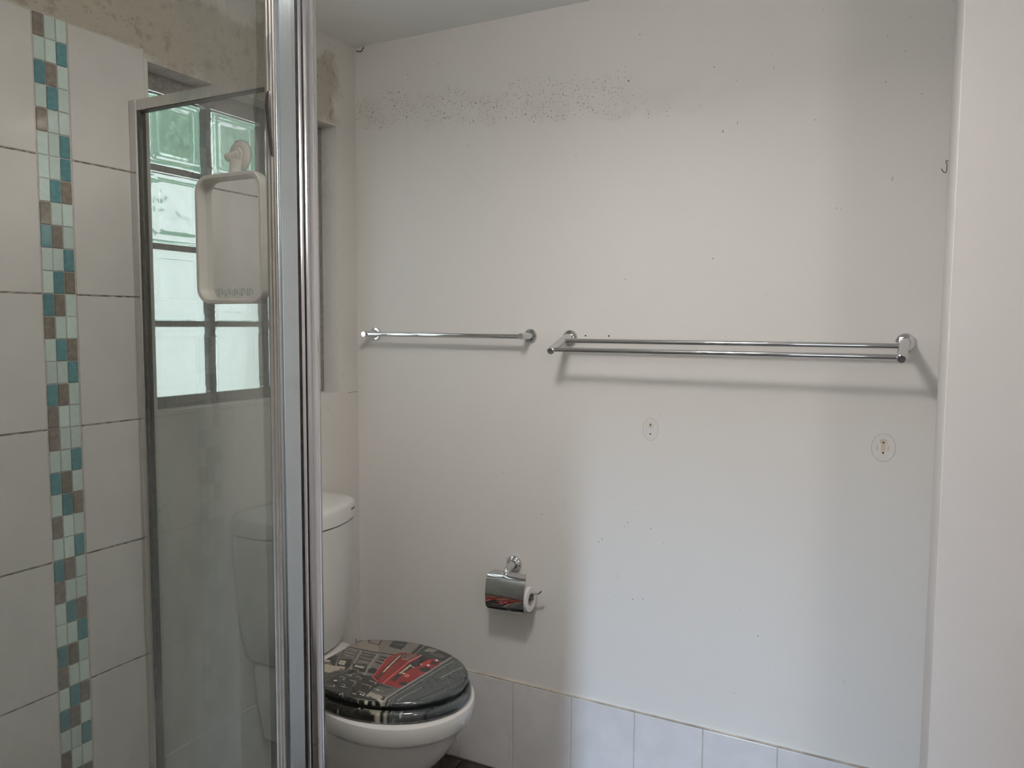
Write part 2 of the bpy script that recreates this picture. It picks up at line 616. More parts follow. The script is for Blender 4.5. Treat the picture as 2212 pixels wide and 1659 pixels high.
floor = struct(box('floor', (-0.2, XS + 0.1, YF - 0.1, D + 0.1, -0.12, -0.004), 'floorg'), 'dark brown tiled floor beside the toilet')
ceiling = struct(box('ceiling', (-0.2, XS + 0.1, YF - 0.1, D + 0.1, ZC, ZC + 0.1), 'ceil'), 'white painted ceiling')
wall_back = struct(box('wall_back', (-0.2, XS + 0.1, D, D + 0.12, -0.1, ZC + 0.05), 'back'), 'white painted wall with mould dots behind the towel rails')
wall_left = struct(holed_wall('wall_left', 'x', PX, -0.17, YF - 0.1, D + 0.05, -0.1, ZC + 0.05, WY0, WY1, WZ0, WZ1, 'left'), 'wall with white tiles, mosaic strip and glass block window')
wall_right = struct(box('wall_right', (XR, XS + 0.05, YR, D + 0.02, -0.1, ZC + 0.05), 'paint', bevel=0.0015), 'plain white wall corner at the right edge')
struct(box('wall_side', (XS, XS + 0.1, YF - 0.05, YR + 0.1, -0.1, ZC + 0.05), 'paint'), 'plain white side wall')
struct(holed_wall('wall_front', 'y', YF, YF - 0.12, -0.1, XS + 0.05, -0.1, ZC + 0.05, 0.92, 1.40, 0.85, 2.02, 'paint'), 'white wall with the window behind the viewer')
wall_shower = struct(box('wall_shower', (-0.05, 0.925, SY - 0.11, SY - 0.006, -0.1, ZC + 0.02), 'paint'), 'white tiled end wall of the shower')

# tiles of the window wall
rnd = random.Random(4)
TG = 0.0030
def tile_mesh(name, wy, hz, mat):
    me = box_mesh(name, (-0.007, 0.0, 0.0, wy, 0.0, hz), 0.0012)
    me.materials.append(MAT[mat])
    return me
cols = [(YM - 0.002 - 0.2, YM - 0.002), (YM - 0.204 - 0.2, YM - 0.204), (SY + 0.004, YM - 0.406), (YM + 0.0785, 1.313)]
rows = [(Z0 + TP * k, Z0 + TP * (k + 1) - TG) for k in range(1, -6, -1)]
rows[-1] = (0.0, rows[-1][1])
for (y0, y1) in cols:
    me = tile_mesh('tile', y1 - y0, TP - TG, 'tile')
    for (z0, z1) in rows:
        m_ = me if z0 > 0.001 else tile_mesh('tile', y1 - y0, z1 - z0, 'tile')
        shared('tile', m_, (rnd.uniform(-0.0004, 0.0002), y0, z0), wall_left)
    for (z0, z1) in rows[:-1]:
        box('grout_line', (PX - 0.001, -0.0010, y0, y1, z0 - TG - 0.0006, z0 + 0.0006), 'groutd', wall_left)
box('grout', (PX - 0.002, -0.0022, SY, 1.315, 0.0, Z0 + 2 * TP + 0.001), 'grout', wall_left)
# glass mosaic strip
PAT = '''BPP PPT TBP PTP BPP PPT PPT PTB BPP TBP PPT PTB TBP BPP PTB PPT TBP BPP BPP PPT TBP
PTB BPP PPT TBP BPP PTB PPT TBP BPP PTB TBP PPT BPP PTB PPT TBP BPP PTB PPT TBP'''.split()
MP = TP / 6
mm = {}
for k, mt in (('P', 'pale'), ('T', 'teal'), ('B', 'brown')):
    me = box_mesh('mosaic_tile', (-0.006, 0.0005, 0.0, 0.0233, 0.0, MP - 0.0020), 0.0010)
    me.materials.append(MAT[mt])
    mm[k] = me
for r, pat in enumerate(PAT):
    z = Z0 + 2 * TP - 0.001 - MP * (r + 1) + 0.001
    for c in range(3):
        shared('mosaic_tile', mm[pat[c]], (rnd.uniform(-0.0006, 0.0004), YM + 0.001 + c * 0.0252, z), wall_left)
# tiles of the shower end wall
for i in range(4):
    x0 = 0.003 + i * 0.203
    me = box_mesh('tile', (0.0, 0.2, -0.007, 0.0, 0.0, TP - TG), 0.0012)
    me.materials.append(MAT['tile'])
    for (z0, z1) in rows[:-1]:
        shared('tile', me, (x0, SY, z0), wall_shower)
box('grout', (0.0, 0.925, SY - 0.008, SY - 0.003, 0.0, Z0 + 2 * TP), 'grout', wall_shower)

# skirting course of the back wall
ZS = 0.3069
X0 = 0.40731
sk = box_mesh('skirting_tile', (0.0, 0.1995, -0.007, 0.0, 0.0, ZS - 0.006), 0.0015)
sk.materials.append(MAT['skirt'])
def skirt(x0, x1):
    if abs(x1 - x0 - 0.202) < 0.001:
        shared('skirting_tile', sk, (x0 + 0.0012, D, 0.004), wall_back)
    else:
        me = box_mesh('skirting_tile', (0.0, x1 - x0 - 0.0025, -0.007, 0.0, 0.0, ZS - 0.006), 0.0015)
        me.materials.append(MAT['skirt'])
        shared('skirting_tile', me, (x0 + 0.0012, D, 0.004), wall_back)
xs = [0.0] + [X0 + 0.20197 * i for i in range(-1, 7)] + [XR]
for a, b_ in zip(xs[:-1], xs[1:]):
    skirt(a, b_)
box('grout', (0.0, XR, D - 0.0042, D, 0.0, ZS - 0.002), 'grout', wall_back)
box('sealant_line', (0.0, XR, D - 0.0065, D, ZS - 0.0020, ZS + 0.0020), 'seam', wall_back)
# skirting course of the window wall, behind the toilet
for i in range(4):
    y0 = 1.318 + 0.2025 * i
    me = box_mesh('skirting_tile', (0.0, 0.007, 0.0, 0.1995, 0.0, ZS - 0.006), 0.0015)
    me.materials.append(MAT['skirt'])
    shared('skirting_tile', me, (PX, y0, 0.004), wall_left)
# floor tiles near the toilet
ft = box_mesh('floor_tile', (0.0, 0.097, 0.0, 0.097, -0.008, 0.0), 0.0012)
ft.materials.append(MAT['floor'])
for i in range(11):
    for j in range(6):
        shared('floor_tile', ft, (0.13 + 0.1 * i, D - 0.112 - 0.1 * j, 0.0), floor)
# blemishes of the back wall
def oval(cx, cz, rx, rz, y):
    return [(cx + rx * math.cos(2 * PI * k / 36), y, cz + rz * math.sin(2 * PI * k / 36)) for k in range(36)]
def patch(cx, cz, rx, rz, second):
    p_ = loft('bare_patch', [oval(cx, cz, rx, rz, D + 0.001), oval(cx, cz, rx, rz, D - 0.0005)], 'patch', wall_back)
    v, f = tube_data(oval(cx, cz, rx, rz, D - 0.0003) + [oval(cx, cz, rx, rz, D - 0.0003)[0]], 0.0008, 6)
    pyd('paint_ridge', v, f, 'ridge', p_, True)
    for dz in (0.0125, -0.0135):
        lathe('screw_hole', (cx, D - 0.0002, cz + dz), (0, -1, 0), [(0, 0.0022), (0.0009, 0.0022), (0.0010, 0.001)], 'hole', p_, 14)
    if second:
        loft('glue_mark', [oval(cx, cz + 0.001, 0.0048, 0.018, D), oval(cx, cz + 0.001, 0.0048, 0.018, D - 0.0007)], 'glue', p_)
        loft('glue_mark', [oval(cx, cz + 0.0145, 0.0085, 0.0075, D), oval(cx, cz + 0.0145, 0.0085, 0.0075, D - 0.0006)], 'glue', p_)
        for s in (-0.0135, 0.0115):
            loft('glue_mark', [oval(cx + s, cz - 0.001, 0.0016, 0.008, D), oval(cx + s, cz - 0.001, 0.0016, 0.008, D - 0.0007)], 'glue', p_)
    else:
        loft('glue_mark', [oval(cx, cz + 0.012, 0.005, 0.009, D), oval(cx, cz + 0.012, 0.005, 0.009, D - 0.0007)], 'glue', p_)
        box('glue_mark', (cx - 0.0115, cx - 0.0105, D - 0.0008, D, cz - 0.012, cz + 0.022), 'ridge', p_)
        box('glue_mark', (cx + 0.0085, cx + 0.0095, D - 0.0008, D, cz + 0.002, cz + 0.019), 'ridge', p_)
patch(1.043, 1.147, 0.0225, 0.0325, False)
patch(1.643, 1.142, 0.0270, 0.0350, True)
for x in (0.840, 0.913):
    lathe('screw_hole', (x, D, 1.411), (0, -1, 0), [(0, 0.0024), (0.0008, 0.0024), (0.0009, 0.001)], 'hole', wall_back, 14)
tube('cobweb', [(0.0, D - 0.004, 2.353), (0.010, D - 0.008, 2.349), (0.022, D - 0.004, 2.347), (0.030, D - 0.006, 2.352), (0.033, D - 0.003, 2.360)], [0.0004, 0.0018, 0.0014, 0.0012, 0.0016], 'web', wall_back, 6)
tube('crack', [(PX + 0.0004, 2.075, 1.206), (PX + 0.0004, 2.095, 1.208), (PX + 0.0004, 2.112, 1.2075), (PX + 0.0004, D, 1.207)], 0.0006, 'web', wall_left, 5)
tube('crack', [(PX + 0.001, 2.104, 0.311), (PX + 0.001, 2.108, 0.322), (PX + 0.001, 2.104, 0.333)], 0.0012, 'web', wall_back, 5)

# ------------------------------------------------------------------ glass block window
window = struct(empty('window_1', (PX, (WY0 + WY1) / 2, WZ0)), 'glass block window of three columns and four rows above the toilet')
BP = 0.2030
BY0, BZ0 = 1.3625, 1.2360
BX0, BX1 = -0.118, -0.066
mort = []
ys = [BY0 + BP * i for i in range(4)]
zs = [BZ0 + BP * i for i in range(5)]
g = 0.0075
mort.append((BX0 + 0.004, BX1 - 0.004, WY0, ys[0] + g, WZ0, WZ1))
mort.append((BX0 + 0.004, BX1 - 0.004, ys[3] - g, WY1, WZ0, WZ1))
for i in (1, 2):
    mort.append((BX0 + 0.004, BX1 - 0.004, ys[i] - g, ys[i] + g, WZ0, WZ1))
for j in range(5):
    z0 = WZ0 if j == 0 else zs[j] - g
    z1 = WZ1 if j == 4 else zs[j] + g
    for i in range(3):
        mort.append((BX0 + 0.0045, BX1 - 0.0045, ys[i] + g, ys[i + 1] - g, z0, z1))
boxes('mortar_joints', mort, 'mortar', window)
def block_mesh():
    h = (BP - 2 * g) / 2
    t = (BX1 - BX0) / 2
    V, F = [], []
    def shell(rings, flip):
        n = len(rings[0])
        b = len(V)
        for r in rings:
            V.extend(r)
        for i in range(len(rings) - 1):
            for k in range(n):
                a, c = b + i * n + k, b + i * n + (k + 1) % n
                q = (a, c, c + n, a + n)
                F.append(q[::-1] if flip else q)
        e = tuple(range(b, b + n))
        l = tuple(range(b + (len(rings) - 1) * n, b + len(rings) * n))
        F.append(e if flip else e[::-1])
        F.append(l[::-1] if flip else l)
    def ring(s, r, x):
        return [(x, y, z) for y, z in rrect(2 * s, 2 * s, r, 4)]
    face = ((h - 0.036, 0.012, 0.0000), (h - 0.029, 0.012, 0.0008), (h - 0.0245, 0.012, 0.0030), (h - 0.0200, 0.012, 0.0008), (h - 0.0130, 0.010, 0.0002), (h - 0.0085, 0.009, 0.0028), (h - 0.0050, 0.008, 0.0014), (h - 0.0015, 0.006, 0.0030), (h, 0.006, 0.0070))
    shell([ring(a, b, -t + d) for a, b, d in face] + [ring(a, b, t - d) for a, b, d in face[::-1]], False)
    me = bpy.data.meshes.new('glass_block')
    me.from_pydata(V, [], F)
    me.materials.append(MAT['block'])
    me.materials.append(MAT['edge'])
    for q in me.polygons:
        c = q.center
        if max(abs(c.y), abs(c.z)) > h - 0.0012 and abs(c.x) < t - 0.006:
            q.material_index = 1
    me.polygons.foreach_set('use_smooth', [True] * len(me.polygons))
    me.set_sharp_from_angle(angle=math.radians(50))
    return me
gb = block_mesh()
wl = window.location
keep(window)
for j in range(4):
    for i in range(3):
        shared('glass_block', gb, ((BX0 + BX1) / 2 - wl.x, ys[i] + BP / 2 - wl.y, zs[j] + BP / 2 - wl.z), window)

# ------------------------------------------------------------------ shower tray
tray_plan = [(0.001, SY + 0.001), (0.93, SY + 0.001), (0.93, 0.893), (0.515, 1.305), (0.001, 1.305)]
def inset(poly, d):
    out = []
    n = len(poly)
    for i in range(n):
        a, b, c = Vector(poly[i - 1]), Vector(poly[i]), Vector(poly[(i + 1) % n])
        e1, e2 = (b - a).normalized(), (c - b).normalized()
        n1, n2 = Vector((-e1.y, e1.x)), Vector((-e2.y, e2.x))
        m_ = (n1 + n2).normalized()
        q = b + m_ * (d / max(0.3, m_.dot(n1)))
        out.append((q.x, q.y))
    return out
tr_ = [[(x, y, z) for x, y in inset(tray_plan, d)] for d, z in ((0.0, 0.0), (0.0, 0.006), (0.004, 0.0105), (0.045, 0.0105), (0.055, 0.004), (0.2, 0.002))]
tray = loft('shower_tray', tr_, 'ceramic', None, smooth=False)
tag(tray, 'low white shower tray under the glass shower screen', 'shower tray')

# ------------------------------------------------------------------ shower screen (neo-angle: two fixed panels and a door set across the corner)
Y1 = 1.280
ZT = 1.974
shower = empty('shower_screen', (0.45, 0.83, 0.0))
tag(shower, 'aluminium framed glass shower screen with hazy panes in front of the tiled wall', 'shower screen')
# panel at right angles to the window wall
far = box('glass_pane', (0.010, 0.452, Y1 - 0.003, Y1 + 0.003, 0.05, ZT - 0.02), 'pane_far', shower)
far['label'] = 'hazy glass pane in front of the window'
prism('wall_channel', [(0.001, Y1 - 0.013), (0.022, Y1 - 0.013), (0.025, Y1 - 0.010), (0.025, Y1 + 0.010), (0.022, Y1 + 0.013), (0.001, Y1 + 0.013)], 0.012, ZT, 'aluw', shower)
boxes('glazing_seal', [(0.0245, 0.0315, Y1 - 0.0095, Y1 - 0.0032, 0.04, ZT - 0.024), (0.0245, 0.0315, Y1 + 0.0032, Y1 + 0.0095, 0.04, ZT - 0.024)], 'rubber', shower)
box('top_rail', (0.0255, 0.487, Y1 - 0.012, Y1 + 0.012, ZT - 0.025, ZT), 'aluw', shower, bevel=0.0015)
boxes('rail_seal', [(0.0255, 0.45, Y1 - 0.009, Y1 + 0.009, ZT - 0.0275, ZT - 0.0255)], 'rubber', shower)
box('bottom_rail', (0.0255, 0.487, Y1 - 0.012, Y1 + 0.012, 0.012, 0.05), 'aluw', shower, bevel=0.0015)
prism('stile', [(0.448, Y1 - 0.012), (0.486, Y1 - 0.012), (0.498, Y1 + 0.002), (0.490, Y1 + 0.012), (0.448, Y1 + 0.012)], 0.012, ZT, 'aluw', shower)
# door across the corner
da, db = Vector((0.503, 1.268, 0)), Vector((0.893, 0.884, 0))
dd = (db - da).normalized()
dn = Vector((-dd.y, dd.x, 0))
def dq(s0, s1, n0, n1):
    return [(da + dd * s + dn * n)[:2] for s, n in ((s0, n0), (s1, n0), (s1, n1), (s0, n1))]
dl = (db - da).length
prism('door_pane', dq(0.012, dl - 0.012, -0.0025, 0.0025), 0.05, ZT - 0.03, 'pane', shower)
prism('door_stile', dq(0.0, 0.018, -0.010, 0.010), 0.03, ZT - 0.012, 'alu', shower)
prism('door_stile', dq(dl - 0.018, dl, -0.010, 0.010), 0.03, ZT - 0.012, 'alu', shower)
prism('door_rail', dq(0.0185, dl - 0.0185, -0.010, 0.010), ZT - 0.034, ZT - 0.012, 'alu', shower)
prism('door_rail', dq(0.0185, dl - 0.0185, -0.010, 0.010), 0.03, 0.052, 'alu', shower)
# near panel, parallel to the window wall
XP = 0.905
near = box('glass_pane', (XP - 0.003, XP + 0.003, SY + 0.012, 0.822, 0.05, ZT - 0.02), 'pane', shower)
near['label'] = 'clear glass pane in front of the white tiles'
prism('wall_channel', [(XP - 0.013, SY + 0.001), (XP + 0.013, SY + 0.001), (XP + 0.013, SY + 0.022), (XP - 0.013, SY + 0.022)], 0.012, ZT, 'alu', shower)
box('top_rail', (XP - 0.012, XP + 0.012, SY + 0.0225, 0.817, ZT - 0.025, ZT), 'alu', shower, bevel=0.0015)
box('bottom_rail', (XP - 0.012, XP + 0.012, SY + 0.0225, 0.817, 0.012, 0.05), 'alu', shower, bevel=0.0015)
# its stile: rounded front edge, flat face
def arc(cx, cy, r, a0, a1, n):
    return [(cx + r * math.cos(math.radians(a0 + (a1 - a0) * k / n)), cy + r * math.sin(math.radians(a0 + (a1 - a0) * k / n))) for k in range(n + 1)]
prism('stile', [(XP - 0.012, 0.818)] + [(XP + 0.0055, 0.816)] + arc(XP + 0.0060, 0.8205, 0.0042, 270, 350, 5) + [(XP + 0.0082, 0.8235), (XP + 0.0100, 0.8245)] +
      [(XP + 0.0100, 0.8545), (XP + 0.0090, 0.8555), (XP - 0.012, 0.8555)], 0.012, ZT, 'alu', shower, True)
boxes('glazing_seal', [(XP + 0.0032, XP + 0.0075, 0.8085, 0.8130, 0.04, ZT - 0.024), (XP + 0.0032, XP + 0.0060, 0.8040, 0.8084, 0.04, ZT - 0.024), (XP + 0.0032, XP + 0.0085, 0.8131, 0.8158, 0.04, ZT - 0.024)], 'seal', shower)
box('stile_seal', (XP - 0.010, XP + 0.003, 0.8556, 0.8660, 0.02, ZT - 0.004), 'rubber', shower)
# corner post with a lip, a slit and a ribbed round front
prism('corner_post', [(XP - 0.006, 0.8661), (XP + 0.0085, 0.8622), (XP + 0.0100, 0.8640), (XP + 0.0100, 0.8672), (XP + 0.0040, 0.8690), (XP + 0.0040, 0.8702), (XP + 0.0105, 0.8706)] +
      arc(XP + 0.002, 0.8805, 0.0125, -48, -8, 6) + [(XP + 0.0150, 0.8830)] + arc(XP + 0.0035, 0.8870, 0.0118, -8, 30, 6) + [(XP + 0.0145, 0.8935)] + arc(XP - 0.0005, 0.8925, 0.0125, 20, 110, 8) +
      [(XP - 0.012, 0.9000), (XP - 0.020, 0.8890)], 0.012, ZT, 'alup', shower, True)
# gasket that has come loose near the top
v, f = tube_data([(XP + 0.007, 0.8105, 1.672), (XP + 0.007, 0.8085, 1.690), (XP + 0.008, 0.8055, 1.712), (XP + 0.008, 0.8040, 1.738), (XP + 0.008, 0.8052, 1.752), (XP + 0.008, 0.8060, 1.757)],
                 [0.0022, 0.0028, 0.0036, 0.0046, 0.0040, 0.0020], 8)
pyd('loose_gasket', v, f, 'rubber', shower, True)
tube('gasket_lip', [(XP + 0.009, 0.8062, 1.756), (XP + 0.009, 0.8078, 1.80), (XP + 0.009, 0.8102, 1.835)], 0.0007, 'alup', shower, 6)
keep(shower)

# ------------------------------------------------------------------ mirror on a suction cup
mir = empty('hanging_mirror', (0.345, 1.262, 1.485))
tag(mir, 'small white framed mirror with rounded corners hanging by a suction cup on the shower glass', 'mirror')
MX, MZ, MW_, MH = 0.345, 1.6285, 0.204, 0.287
def mring(w_, h_, r_, y):
    return [(MX + a, y, MZ + b) for a, b in rrect(w_, h_, r_, 8)]
rings = [mring(MW_ - 0.004, MH - 0.004, 0.036, 1.2735), mring(MW_, MH, 0.038, 1.2715), mring(MW_, MH, 0.038, 1.2490), mring(MW_ - 0.003, MH - 0.003, 0.0365, 1.2472),
         mring(MW_ - 0.016, MH - 0.016, 0.031, 1.2472), mring(MW_ - 0.019, MH - 0.019, 0.030, 1.2485), mring(MW_ - 0.026, MH - 0.026, 0.026, 1.2690)]
loft('frame', rings, 'plastic', mir, (True, True))
mg = loft('mirror_glass', [mring(MW_ - 0.0262, MH - 0.0262, 0.0255, 1.2688), mring(MW_ - 0.0262, MH - 0.0262, 0.0255, 1.2680)], 'mirror', mir, smooth=False)
for i in range(5):
    hx = MX - 0.055 + 0.0235 * i
    zb = MZ - MH / 2 + 0.013
    tube('hook', [(hx, 1.2650, zb + 0.004), (hx, 1.2650, zb + 0.018), (hx + 0.002, 1.2630, zb + 0.0215), (hx + 0.004, 1.2610, zb + 0.018), (hx + 0.004, 1.2605, zb + 0.008)], 0.0016, 'clear', mir, 8)
cup = lathe('suction_cup', (0.358, 1.2768, 1.812), (0, -1, 0), [(0.0, 0.033), (0.0022, 0.033), (0.004, 0.0305), (0.0075, 0.027), (0.0095, 0.021), (0.0098, 0.0175), (0.0125, 0.016), (0.0135, 0.012), (0.0135, 0.0)], 'plastic', mir, 40)
lathe('cup_rim', (0.358, 1.27695, 1.812), (0, -1, 0), [(0.0, 0.0355), (0.0012, 0.0355), (0.0014, 0.0320)], 'clear', cup, 40)
tube('lever', [(0.364, 1.2655, 1.814), (0.355, 1.2625, 1.812), (0.346, 1.2590, 1.8085), (0.340, 1.2565, 1.806), (0.3370, 1.2555, 1.8048)], [0.0085, 0.0082, 0.0092, 0.0098, 0.0068], 'plastic', cup, 14)
tube('hanger', [(0.358, 1.2660, 1.800), (0.357, 1.2640, 1.786), (0.355, 1.2620, 1.774), (0.354, 1.2620, 1.769)], [0.016, 0.0135, 0.0115, 0.014], 'plastic', mir, 14)
keep(mir)

# ------------------------------------------------------------------ toilet
TY = 1.745
toilet = empty('toilet', (0.33, TY, 0.0))
tag(toilet, 'white close-coupled toilet with a printed seat lid in the corner', 'toilet')
def outline(front, half, back=0.2, cx=0.40, n=96, ex=2.2):
    """plan of seat, lid and rim: round front, sides drawn in to a flat back"""
    pts = []
    a = front - cx
    bl = cx - back
    cut = 0.666
    for k in range(n):
        t = 2 * PI * k / n
        c, s = math.cos(t), math.sin(t)
        if c >= 0:
            pts.append((cx + a * c, TY + half * s))
        else:
            full = bl * 1.30
            x = cx + full * c
            y = half * s
            if x < back:
                x = back
                y = max(-half * cut, min(half * cut, half * cut * (s / math.sqrt(max(1e-9, 1 - (bl / full) ** 2)))))
            pts.append((x, TY + y))
    return pts
def oring(front, half, z, back=0.2, cx=0.40):
    return [(x, y, z) for x, y in outline(front, half, back, cx)]
# pan: rim band, bowl and foot
def pring(xb, xf, hb, hf, z, n=64, p=2.3):
    """egg-shaped ring from xb to xf"""
    out = []
    cx = xb + (xf - xb) * 0.55
    for k in range(n):
        t = 2 * PI * k / n
        c, s = math.cos(t), math.sin(t)
        if c >= 0:
            out.append((cx + (xf - cx) * abs(c) ** (2 / 2.05), TY + hf * math.copysign(abs(s) ** (2 / 2.05), s), z))
        else:
            hh = hf + (hb - hf) * (abs(c) ** 1.5)
            out.append((cx - (cx - xb) * abs(c) ** (2 / p), TY + hh * math.copysign(abs(s) ** (2 / p), s), z))
    return out
pan = [pring(0.10, 0.470, 0.105, 0.110, 0.003), pring(0.10, 0.466, 0.100, 0.106, 0.03), pring(0.10, 0.455, 0.092, 0.100, 0.07), pring(0.10, 0.465, 0.090, 0.104, 0.105), pring(0.10, 0.500, 0.094, 0.124, 0.15),
       pring(0.11, 0.548, 0.102, 0.148, 0.20), pring(0.12, 0.592, 0.112, 0.168, 0.25), pring(0.13, 0.625, 0.122, 0.182, 0.30), pring(0.14, 0.640, 0.130, 0.1885, 0.333),
       pring(0.14, 0.644, 0.132, 0.190, 0.337), pring(0.14, 0.652, 0.134, 0.196, 0.342), pring(0.14, 0.658, 0.136, 0.200, 0.352), pring(0.14, 0.662, 0.138, 0.203, 0.385), pring(0.14, 0.660, 0.138, 0.202, 0.395), pring(0.145, 0.652, 0.134, 0.195, 0.401),
       pring(0.15, 0.60, 0.12, 0.15, 0.402)]
loft('pan', pan, 'ceramic', toilet)
# rear deck that carries the cistern
def deck(xb, xf, h0, h1, z):
    r = 0.018
    return [(xb, TY - h0, z), (xb + (xf - xb) * 0.5, TY - (h0 + h1) / 2, z), (xf - r, TY - h1, z), (xf - r * 0.3, TY - h1 + r * 0.3, z), (xf, TY - h1 + r, z), (xf, TY + h1 - r, z), (xf - r * 0.3, TY + h1 - r * 0.3, z), (xf - r, TY + h1, z), (xb + (xf - xb) * 0.5, TY + (h0 + h1) / 2, z), (xb, TY + h0, z)]
loft('rear_deck', [deck(0.02, 0.20, 0.10, 0.10, 0.20), deck(0.02, 0.24, 0.125, 0.115, 0.33), deck(0.02, 0.235, 0.135, 0.118, 0.425), deck(0.022, 0.226, 0.133, 0.115, 0.436), deck(0.026, 0.220, 0.130, 0.112, 0.440)], 'ceramic', toilet)
# cistern
def cring(half, xf, bow, z, r=0.035, xb=0.002):
    """bow-fronted plan"""
    pts = [(xb, TY + half, z), (xb, TY - half, z)]
    n = 22
    for k in range(n + 1):
        u = -1 + 2 * k / n
        y = half * u
        x = xf - bow * u * u
        e = max(0.0, abs(u) - (1 - r / half)) / (r / half)
        x -= r * (1 - math.sqrt(max(0.0, 1 - e * e)))
        pts.append((x, TY + y, z))
    return pts
ci = loft('cistern', [cring(0.118, 0.150, 0.03, 0.446), cring(0.134, 0.164, 0.035, 0.452), cring(0.150, 0.173, 0.042, 0.475), cring(0.166, 0.182, 0.05, 0.55), cring(0.180, 0.190, 0.055, 0.66), cring(0.188, 0.196, 0.06, 0.78), cring(0.190, 0.198, 0.06, 0.836)], 'cistern', toilet)
boxes('lid_gap', [(0.01, 0.12, TY - 0.18, TY + 0.18, 0.836, 0.840)], 'black', ci)
cl = loft('cistern_lid', [cring(0.190, 0.199, 0.06, 0.8395), cring(0.192, 0.201, 0.06, 0.842), cring(0.192, 0.201, 0.06, 0.880), cring(0.190, 0.199, 0.06, 0.889), cring(0.184, 0.193, 0.06, 0.895), cring(0.165, 0.175, 0.055, 0.898), cring(0.08, 0.10, 0.03, 0.899)], 'cistern', toilet)
lathe('flush_button', (0.095, TY, 0.8965), (0, 0, 1), [(0, 0.034), (0.004, 0.034), (0.006, 0.032), (0.006, 0.001)], 'chrome', cl, 32)
# small dark maker's mark at the end of the lid front, too small to read
for i, (w_, h_) in enumerate(((0.003, 0.006), (0.0035, 0.004), (0.003, 0.0045), (0.0035, 0.004), (0.003, 0.006), (0.0035, 0.004))):
    yy = TY + 0.118 + 0.0050 * i
    u = (yy - TY) / 0.192
    xx = 0.201 - 0.06 * u * u
    box('maker_mark', (xx - 0.0015, xx + 0.0006, yy, yy + w_, 0.868, 0.868 + h_), 'logo', cl)
